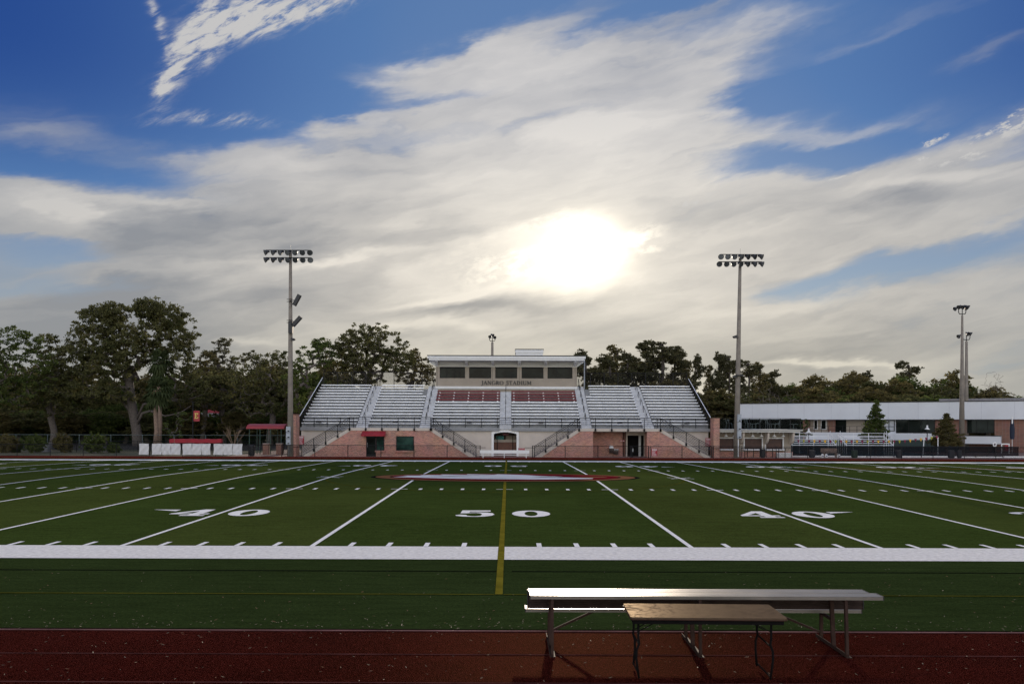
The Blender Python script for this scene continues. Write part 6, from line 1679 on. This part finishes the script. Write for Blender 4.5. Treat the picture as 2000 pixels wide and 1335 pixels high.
def oak(px, D, tops, label, seed, trunk_h=3.5, trunk_px=None, leafm=None, r=.35, dens=1.0, leaf=.16, name='oak_tree', group=None, bark=None, per=85, skin=.35, low=None, cr=.9, depth=3.5):
    """tops: list of (px, py_centre, half width px, half height px) blobs in the picture, made solid at depth D"""
    S = D / FPX; c = trunk_px or px; z = lambda py: EYE - (py - (c - 1000) * .0035 - 830) * S
    bl = [((a - c) * S, random.Random(seed + i).uniform(-1.5, 1.5), z(b), w * S, min(depth, max(1.5, w * S * .8)), h * S, max(4, int(dens * (w * S) * (h * S) * 2.6))) for i, (a, b, w, h) in enumerate(tops)]
    zt = min(b[2] - b[5] * .4 for b in bl); zt = max(zt, trunk_h); rr = random.Random(seed)
    tr = [(0, 0, -.2), (rr.uniform(-.2, .2), 0, zt * .35), (rr.uniform(-.4, .4), .1, zt * .7), (rr.uniform(-.5, .5), .2, zt)]
    return make_tree(name, label, at(c, D), tr, bl, seed, leafm=leafm, r_base=r, leaf=leaf, per=per, group=group, bark=bark, skin=skin, cr=cr)
oak(20, 112, [(0, 690, 50, 34), (40, 668, 34, 22), (10, 650, 32, 14), (60, 715, 40, 30), (-40, 690, 50, 45), (20, 760, 60, 34), (-30, 780, 50, 30)], 'broad oak cut by the left edge of the view', 21, trunk_px=-30, leafm=LEAFG)
oak(100, 118, [(95, 690, 45, 22), (90, 730, 60, 34), (60, 780, 50, 28), (120, 785, 55, 26), (90, 660, 22, 12)], 'oak with a straight pale trunk, left of the tallest oak', 22, trunk_px=103, r=.42)
oak(395, 126, [(400, 700, 26, 14), (385, 740, 40, 30), (410, 780, 46, 26), (365, 780, 30, 24)], 'rounded oak just right of the palm', 23, leafm=LEAFB)
oak(430, 135, [(432, 668, 14, 9), (425, 690, 28, 12), (440, 715, 26, 20), (405, 690, 14, 10)], 'pointed pine rising above the oaks between palm and pole', 24, trunk_h=12, leafm=LEAFP, bark=BARKP, name='pine_tree', r=.28)
oak(505, 122, [(480, 705, 24, 18), (515, 700, 26, 16), (545, 708, 28, 20), (500, 740, 50, 26), (535, 775, 46, 28), (470, 775, 44, 24), (510, 800, 50, 14), (560, 745, 24, 28)], 'wide dark oak beside the pole with loudspeakers', 25, trunk_px=527, r=.42)
oak(455, 128, [(455, 745, 40, 26), (445, 790, 50, 20), (430, 740, 20, 20)], 'low spreading oak behind the red banner', 26, trunk_px=438, r=.3)
oak(610, 112, [(604, 690, 26, 22), (590, 740, 28, 36), (625, 672, 18, 10), (600, 790, 30, 26), (640, 700, 22, 24)], 'oak rising behind the left end guard of the stand', 27, leafm=LEAFG, trunk_px=600)
oak(715, 116, [(715, 655, 44, 22), (745, 672, 44, 26), (690, 675, 42, 26), (660, 700, 36, 30), (720, 700, 62, 34), (770, 700, 40, 30), (700, 735, 60, 22)], 'largest oak behind the left seating', 28, dens=1.15, r=.6)
oak(800, 122, [(795, 700, 28, 24), (825, 712, 24, 20), (810, 735, 40, 20), (840, 735, 24, 16)], 'oak behind the seating next to the press box', 29, leafm=LEAFB, r=.35)

# ---- palms
def palm(px, D, base_h, label, seed, fronds=46, fl=2.3, skirt=True):
    t = thing('palm_tree', label, 'palm tree', (0, 0, 0), 'cabbage palms'); rr = random.Random(seed); rgn = np.random.default_rng(seed)
    pts = [(0, 0, -.1), (.12, 0, base_h * .3), (-.05, 0, base_h * .65), (.1, 0, base_h)]
    MB().tube(pts, [.34, .27, .25, .30], 10).build('trunk', PALMB, t, smooth=True)
    Q = []; DQ = []
    top = Vector((.1, 0, base_h + .15))
    for k in range(fronds):
        az = rr.uniform(0, 2 * PI); e = R(rr.uniform(-55, 78)) if k % 5 else R(rr.uniform(-80, -50)); L_ = fl * rr.uniform(.75, 1.1)
        d = Vector((math.cos(az) * math.cos(e), math.sin(az) * math.cos(e), math.sin(e)))
        p0 = top.copy(); hub = top + d * L_ * .45 + Vector((0, 0, -.1 * L_)); side = d.cross(Vector((0, 0, 1))).normalized(); upv = side.cross(d).normalized()
        Q.append([p0 - side * .015, p0 + side * .015, hub + side * .015, hub - side * .015])
        for j in range(11):  # fan of segments
            a = R(-105 + 21 * j); dd = (d * math.cos(a) + side * math.sin(a)).normalized(); ll = L_ * .58 * (1 - .25 * abs(a) / 1.8)
            mid = hub + dd * ll * .6 + upv * .02; tip = hub + dd * ll + Vector((0, 0, -.42 * ll)); w = dd.cross(upv).normalized() * .055 * L_
            Q.append([hub, mid - w, tip, mid + w])
    quads_mesh('fronds', np.array([[tuple(v) for v in q] for q in Q]), PALML, t)
    if skirt:
        for k in range(60):
            az = rr.uniform(0, 2 * PI); r = rr.uniform(.3, .75); z = base_h - rr.uniform(-.2, .5); p = Vector((.1 + math.cos(az) * r * .4, math.sin(az) * r * .4, z)); q = Vector((.1 + math.cos(az) * r, math.sin(az) * r, z - rr.uniform(.7, 1.5))); s_ = Vector((-math.sin(az), math.cos(az), 0)) * .09
            DQ.append([p, (p + q) / 2 - s_, q, (p + q) / 2 + s_])
        quads_mesh('dead_fronds', np.array([[tuple(v) for v in q] for q in DQ]), DEAD, t)
    t.location = at(px, D); return t
palm(304, 110, 7.2, 'palm with tan trunk and dead fronds in front of the tallest oak', 5, fl=2.5)
palm(311, 116, 11.3, 'taller palm head rising just behind the tan-trunked palm', 6, fl=2.3, skirt=False)
palm(1804, 128, 5.2, 'pale green palm behind the white hall roof', 7, fronds=40, fl=2.6)

# ---- small trees by the pool
def cone_tree(px, D, top, base, halfw, label, seed, leafm):
    S = D / FPX; z0 = 1.0; zt = EYE - (top - 830 - (px - 1000) * .0035) * S; bl = []
    for k in range(7): u = k / 6; bl.append((random.Random(seed + k).uniform(-.15, .15), 0, z0 + (zt - z0) * (u * .93 + .04), halfw * S * (1 - u) ** .8 + .18, halfw * S * (1 - u) ** .8 + .18, (zt - z0) / 9, int(22 * (1 - u * .75))))
    return make_tree('evergreen_tree', label, at(px, D), [(0, 0, 0), (0, 0, (zt) * .4), (0, 0, zt * .9)], bl, seed, leafm=leafm, r_base=.12, leaf=.10, per=80, cr=.5, kink=2)
cone_tree(1710, 96, 789, 870, 27, 'conical evergreen tree in front of the white hall', 31, LEAFG)
cone_tree(1848, 97, 812, 872, 28, 'looser conical tree left of the two close light poles', 32, LEAFB)
oak(1571, 100, [(1570, 828, 7, 12), (1573, 845, 9, 10)], 'slender young tree between terrace and white balcony', 33, trunk_h=1.5, r=.07, leafm=LEAFG, leaf=.10, per=40, cr=.4, name='young_tree')

# ---- bushes left
def bush(px, D, w, h, label, seed, leafm):
    t = make_tree('round_bush', label, at(px, D), [(0, 0, 0), (0, 0, h * .3)], [(0, 0, h * .5, w / 2, w / 2, h * .48, int(26 * w))], seed, leafm=leafm, r_base=.05, leaf=.075, per=85, cr=.28, cat='bush', group='round bushes on the lawn', skin=.8, kink=2, flatc=.9)
    return t
for i, (px, w, h, lab, lm) in enumerate(((12, 2.2, 1.75, 'wide round bush nearest the left edge', LEAFB), (30, 1.3, 1.4, 'small bush tucked behind the leftmost one', LEAFG), (69, 1.9, 1.75, 'round bush just left of the grey utility cabinet', LEAFG), (123, 1.8, 1.8, 'round olive bush right of the pale straight trunk', LEAFB), (184, 2.2, 1.9, 'dark round bush halfway between the two oak trunks', LEAFG), (222, 1.2, .9, 'low bush left of the tallest oak trunk', LEAFG))):
    bush(px, 88 + (i % 2), w, h, lab, 40 + i, lm)
# bare crape myrtle
t = thing('bare_shrub', 'bare many-stemmed tan shrub behind the white fabric panels', 'shrub', (0, 0, 0)); rr = random.Random(9); mb = MB()
for k in range(16):
    a = rr.uniform(0, 2 * PI); s_ = rr.uniform(.4, 1.4); h = rr.uniform(1.7, 2.7); p = [(0, 0, 0), (math.cos(a) * s_ * .25, math.sin(a) * s_ * .25, h * .5), (math.cos(a) * s_, math.sin(a) * s_, h)]; mb.tube(p, [.035, .025, .01], 4)
    for j in range(3): q = (p[2][0] + rr.uniform(-.3, .3), p[2][1] + rr.uniform(-.3, .3), p[2][2] + rr.uniform(.1, .45)); mb.tube([((p[1][0] + p[2][0]) / 2, (p[1][1] + p[2][1]) / 2, (p[1][2] + p[2][2]) / 2), q], [.015, .006], 4)
o = mb.build('stems', mat('tan_twig', (.24, .17, .11), .9), t); t.location = at(456, 88)
oak(340, 104, [(345, 835, 22, 22), (352, 815, 12, 12)], 'soft grey-green shrub tree between palm and banner pole', 45, trunk_h=.8, r=.08, leafm=LEAFG, leaf=.09, per=70, cr=.5, name='shrub_tree')

# ---- background belt of trees: a few prototypes, copied
def proto_broad(seed, leafm, label):
    rr = random.Random(seed); bl = []
    for k in range(7): a = rr.uniform(0, 2 * PI); r = rr.uniform(0, 3.2); bl.append((math.cos(a) * r, math.sin(a) * r, rr.uniform(3.4, 8.4), rr.uniform(1.6, 2.8), rr.uniform(1.6, 2.6), rr.uniform(1.1, 1.9), 13))
    return make_tree('background_tree', label, (0, 0, -300), [(0, 0, -.2), (.2, 0, 2), (-.1, .1, 4), (.1, 0, 5.5)], bl, seed, leafm=leafm, r_base=.32, leaf=.20, per=70, cr=1.0, group='trees behind the grounds')
def proto_pine(seed, leafm, label, spread=1.0, sparse=False):
    rr = random.Random(seed); bl = []
    for k in range(9): u = k / 8; w = (1.9 - 1.0 * abs(u - .45)) * spread; bl.append((rr.uniform(-1, 1) * w, rr.uniform(-1, 1) * w * .7, 5.6 + 6.0 * u, w * .75, w * .7, .55, 6 if sparse else 9))
    for k in range(3): bl.append((rr.uniform(-1.5, 1.5), 0, rr.uniform(3.5, 5.6), .7, .7, .4, 3))
    return make_tree('pine_tree', label, (0, 0, -300), [(0, 0, -.2), (.1, 0, 3), (-.1, 0, 6), (.1, 0, 9), (0, 0, 11.5)], bl, seed, leafm=leafm, bark=BARKP, r_base=.17, leaf=.15, per=60 if not sparse else 38, cr=.72, flatc=.55, group='pines behind the right seating', kink=2, wig=.06)
PB_ = [proto_broad(60, LEAF, 'x'), proto_broad(61, LEAFG, 'x'), proto_broad(62, LEAFB, 'x')]
PP_ = [proto_pine(70, LEAFP, 'x'), proto_pine(71, LEAFP, 'x', 1.25), proto_pine(72, LEAFB, 'x', .8, True)]
first = {}
def plant(protos, i, px, D, top, label, wide=1.0, H=None, z0=0.0, group=None):
    p = protos[i]; zt = EYE - (top - (px - 1000) * .0035 - 830) * D / FPX; h0 = 10.0 if protos is PB_ else 12.3
    s = (zt - z0) / h0; rr = random.Random(int(px * 7 + D)); sc = (s * wide, s * wide, s)
    if id(p) not in first:
        first[id(p)] = 1; pend.append((p, at(px, D, z0), rr.uniform(0, 6.28), sc, label, group)); return
    c = copy_tree(p, loc=at(px, D, z0), rz=rr.uniform(0, 6.28), scale=sc, label=label)
    if group: c['group'] = group
pend = []
G1 = 'pines behind the right seating'; G2 = 'far trees above the white hall'; G3 = 'trees behind the grounds'
RB_ = [(1143, 146, 682, 'slim pine whose head shows just right of the press box roof', 0, .9), (1172, 150, 706, 'short pine second from the press box', 1, .9), (1190, 142, 692, 'dense pine third from the press box', 0, 1.2), (1206, 165, 672, 'sparse brown-headed tree standing tall among the pines', 2, 1.0),
       (1226, 148, 684, 'pine right of the sparse brown-headed tree', 0, .9), (1250, 152, 705, 'thin low pine left of the tallest pine', 2, 1.0), (1268, 158, 682, 'pine leaning against the left of the tallest pine', 1, .8), (1293, 146, 662, 'tallest pine behind the right seating, with a broad dark head', 1, 1.25),
       (1318, 150, 680, 'pine under the right shoulder of the tallest pine', 0, .9), (1340, 160, 700, 'short open pine right of the tallest pine', 2, 1.0), (1358, 150, 690, 'slim straight pine over the end of the seating', 0, .55), (1384, 156, 712, 'low sparse pine between two slim ones', 2, .7),
       (1404, 150, 686, 'slim pine left of the right light pole', 0, .65), (1424, 148, 690, 'pine touching the right light pole', 1, .6)]
for px, D, top, lab, i, w in RB_: plant(PP_, i, px, D, top, lab, w, group=G1)
RB2 = [(1462, 150, 700, 'open-headed pine just right of the right light pole', 1, .9), (1485, 155, 706, 'arching pine second right of the light pole', 2, 1.0), (1508, 158, 722, 'pine third right of the light pole, lower than its neighbours', 0, .9), (1775, 165, 703, 'tall pine standing clear above the white hall roof', 1, .75), (1690, 170, 724, 'pine above the white hall, left of the clear-standing one', 0, 1.0), (1655, 172, 730, 'dense pine above the middle of the white hall', 0, 1.1)]
for px, D, top, lab, i, w in RB2: plant(PP_, i, px, D, top, lab, w, group=G2)
BR = [(1535, 160, 730, 1.1), (1562, 165, 737, 1.1), (1590, 158, 735, 1.2), (1622, 165, 733, 1.2), (1640, 150, 745, 1.2), (1672, 160, 730, 1.2), (1708, 160, 733, 1.1), (1735, 162, 722, 1.1), (1760, 150, 745, 1.2), (1800, 160, 742, 1.2), (1832, 158, 730, 1.1), (1858, 160, 728, 1.1), (1880, 150, 740, 1.1), (1908, 158, 738, 1.1), (1940, 150, 757, 1.2), (1972, 160, 762, 1.1), (2000, 150, 764, 1.2), (2040, 155, 760, 1.2)]
ORD = ['first', 'second', 'third', 'fourth', 'fifth', 'sixth', 'seventh', 'eighth', 'ninth', 'tenth', 'eleventh', 'twelfth', 'thirteenth', 'fourteenth', 'fifteenth', 'sixteenth', 'seventeenth', 'eighteenth']
for k, (px, D, top, w) in enumerate(BR): plant(PB_, k % 3, px, D, top, 'bushy tree above the white hall, %s counted from the right light pole' % ORD[k], w * 1.1, group=G2)
# lower green belt on the right of the stand and behind it
LW = [(1150, 128, 745), (1185, 130, 752), (1220, 126, 742), (1256, 130, 750), (1290, 127, 745), (1325, 130, 752), (1362, 128, 757), (1395, 124, 762), (1422, 126, 770), (1452, 132, 766), (1482, 132, 770), (1515, 128, 756), (1550, 130, 760), (1588, 128, 758), (1626, 130, 760), (1665, 130, 757), (1705, 130, 760), (1745, 128, 758), (1850, 130, 762), (1925, 132, 768)]
for k, (px, D, top) in enumerate(LW): plant(PB_, (k + 1) % 3, px, D, top, 'low leafy tree in the green belt, %s from the press box' % (ORD[k] if k < 18 else ('nineteenth', 'last')[k - 18]), 1.7, group='low trees in the green belt')
# dark wood on the left behind the oaks
LF = [(-20, 140, 700), (22, 150, 690), (60, 145, 720), (98, 150, 715), (140, 145, 730), (180, 150, 730), (222, 146, 735), (262, 150, 730), (300, 146, 735), (340, 150, 720), (378, 146, 715), (416, 152, 712), (452, 148, 705), (490, 150, 700), (530, 146, 712), (572, 150, 715), (612, 140, 712), (650, 146, 705)]
for k, (px, D, top) in enumerate(LF): plant(PB_, k % 3, px, D, top, 'shaded tree deep in the wood behind the oaks, %s from the left edge' % ORD[k], 1.35, group='shaded trees in the left wood')
LF2 = [(-10, 124, 800), (35, 126, 795), (80, 130, 798), (125, 126, 800), (160, 130, 796), (205, 127, 800), (245, 130, 802), (290, 128, 798), (330, 130, 800), (372, 126, 806), (400, 152, 780), (440, 150, 775), (470, 126, 806), (505, 130, 800), (545, 127, 800), (585, 124, 795)]
for k, (px, D, top) in enumerate(LF2): plant(PB_, (k + 2) % 3, px, D, top, 'low thicket tree under the oaks, %s from the left edge' % ORD[k], 2.2, group='low thicket under the oaks')
for p, loc, rz, sc, lab, grp in pend:
    p.location = loc; p.rotation_euler[2] = rz; p.scale = sc; p['label'] = lab
    if grp: p['group'] = grp
# bare tree right and bare bush above the fascia
def bare(px, D, zb, h, w, label, seed, m):
    t = thing('bare_tree', label, 'tree', (0, 0, 0), 'leafless trees'); rg_ = np.random.default_rng(seed); cl = rg_.normal(size=(260, 3)) * np.array([w, w * .6, h * .22]) + np.array([0, 0, h * .75])
    nodes, par, rad, load = skeleton([(0, 0, 0), (0, 0, h * .25), (0, 0, h * .45)], cl, rg_, .10, r_tip=.018, wig=.10); tubes_mesh('branches', nodes, par, rad, m, t, n=4, main=3); t.location = at(px, D, zb)
TW = mat('grey_twig', (.17, .14, .12), .9)
bare(1944, 140, 0, 9.6, .8, 'leafless tree top above the right end of the white hall', 81, TW)
bare(1508, 122, 0, 6.6, 1.6, 'leafless grey bush above the left end of the white fascia', 82, TW)
# thicket mass closing the view at ground level behind everything
rgm = np.random.default_rng(99)
def thicket(name, x0, x1, y0, y1, h, n, leafm, seed):
    r = np.random.default_rng(seed); C = np.stack([r.uniform(x0, x1, n), r.uniform(y0, y1, n), r.uniform(0, 1, n) ** 1.0], 1)
    prof = h * (.75 + .25 * np.sin(C[:, 0] * .35 + seed) * np.sin(C[:, 0] * .13)); C[:, 2] *= prof
    o = quads_mesh(name, leaf_quads(C, .34, r), leafm, None); struct(o, 'stuff')
thicket('undergrowth', -105, -28, 133, 140, 6.5, 36000, LEAFG, 1)
thicket('undergrowth', -30, 100, 133, 142, 6.2, 46000, LEAFB, 2)
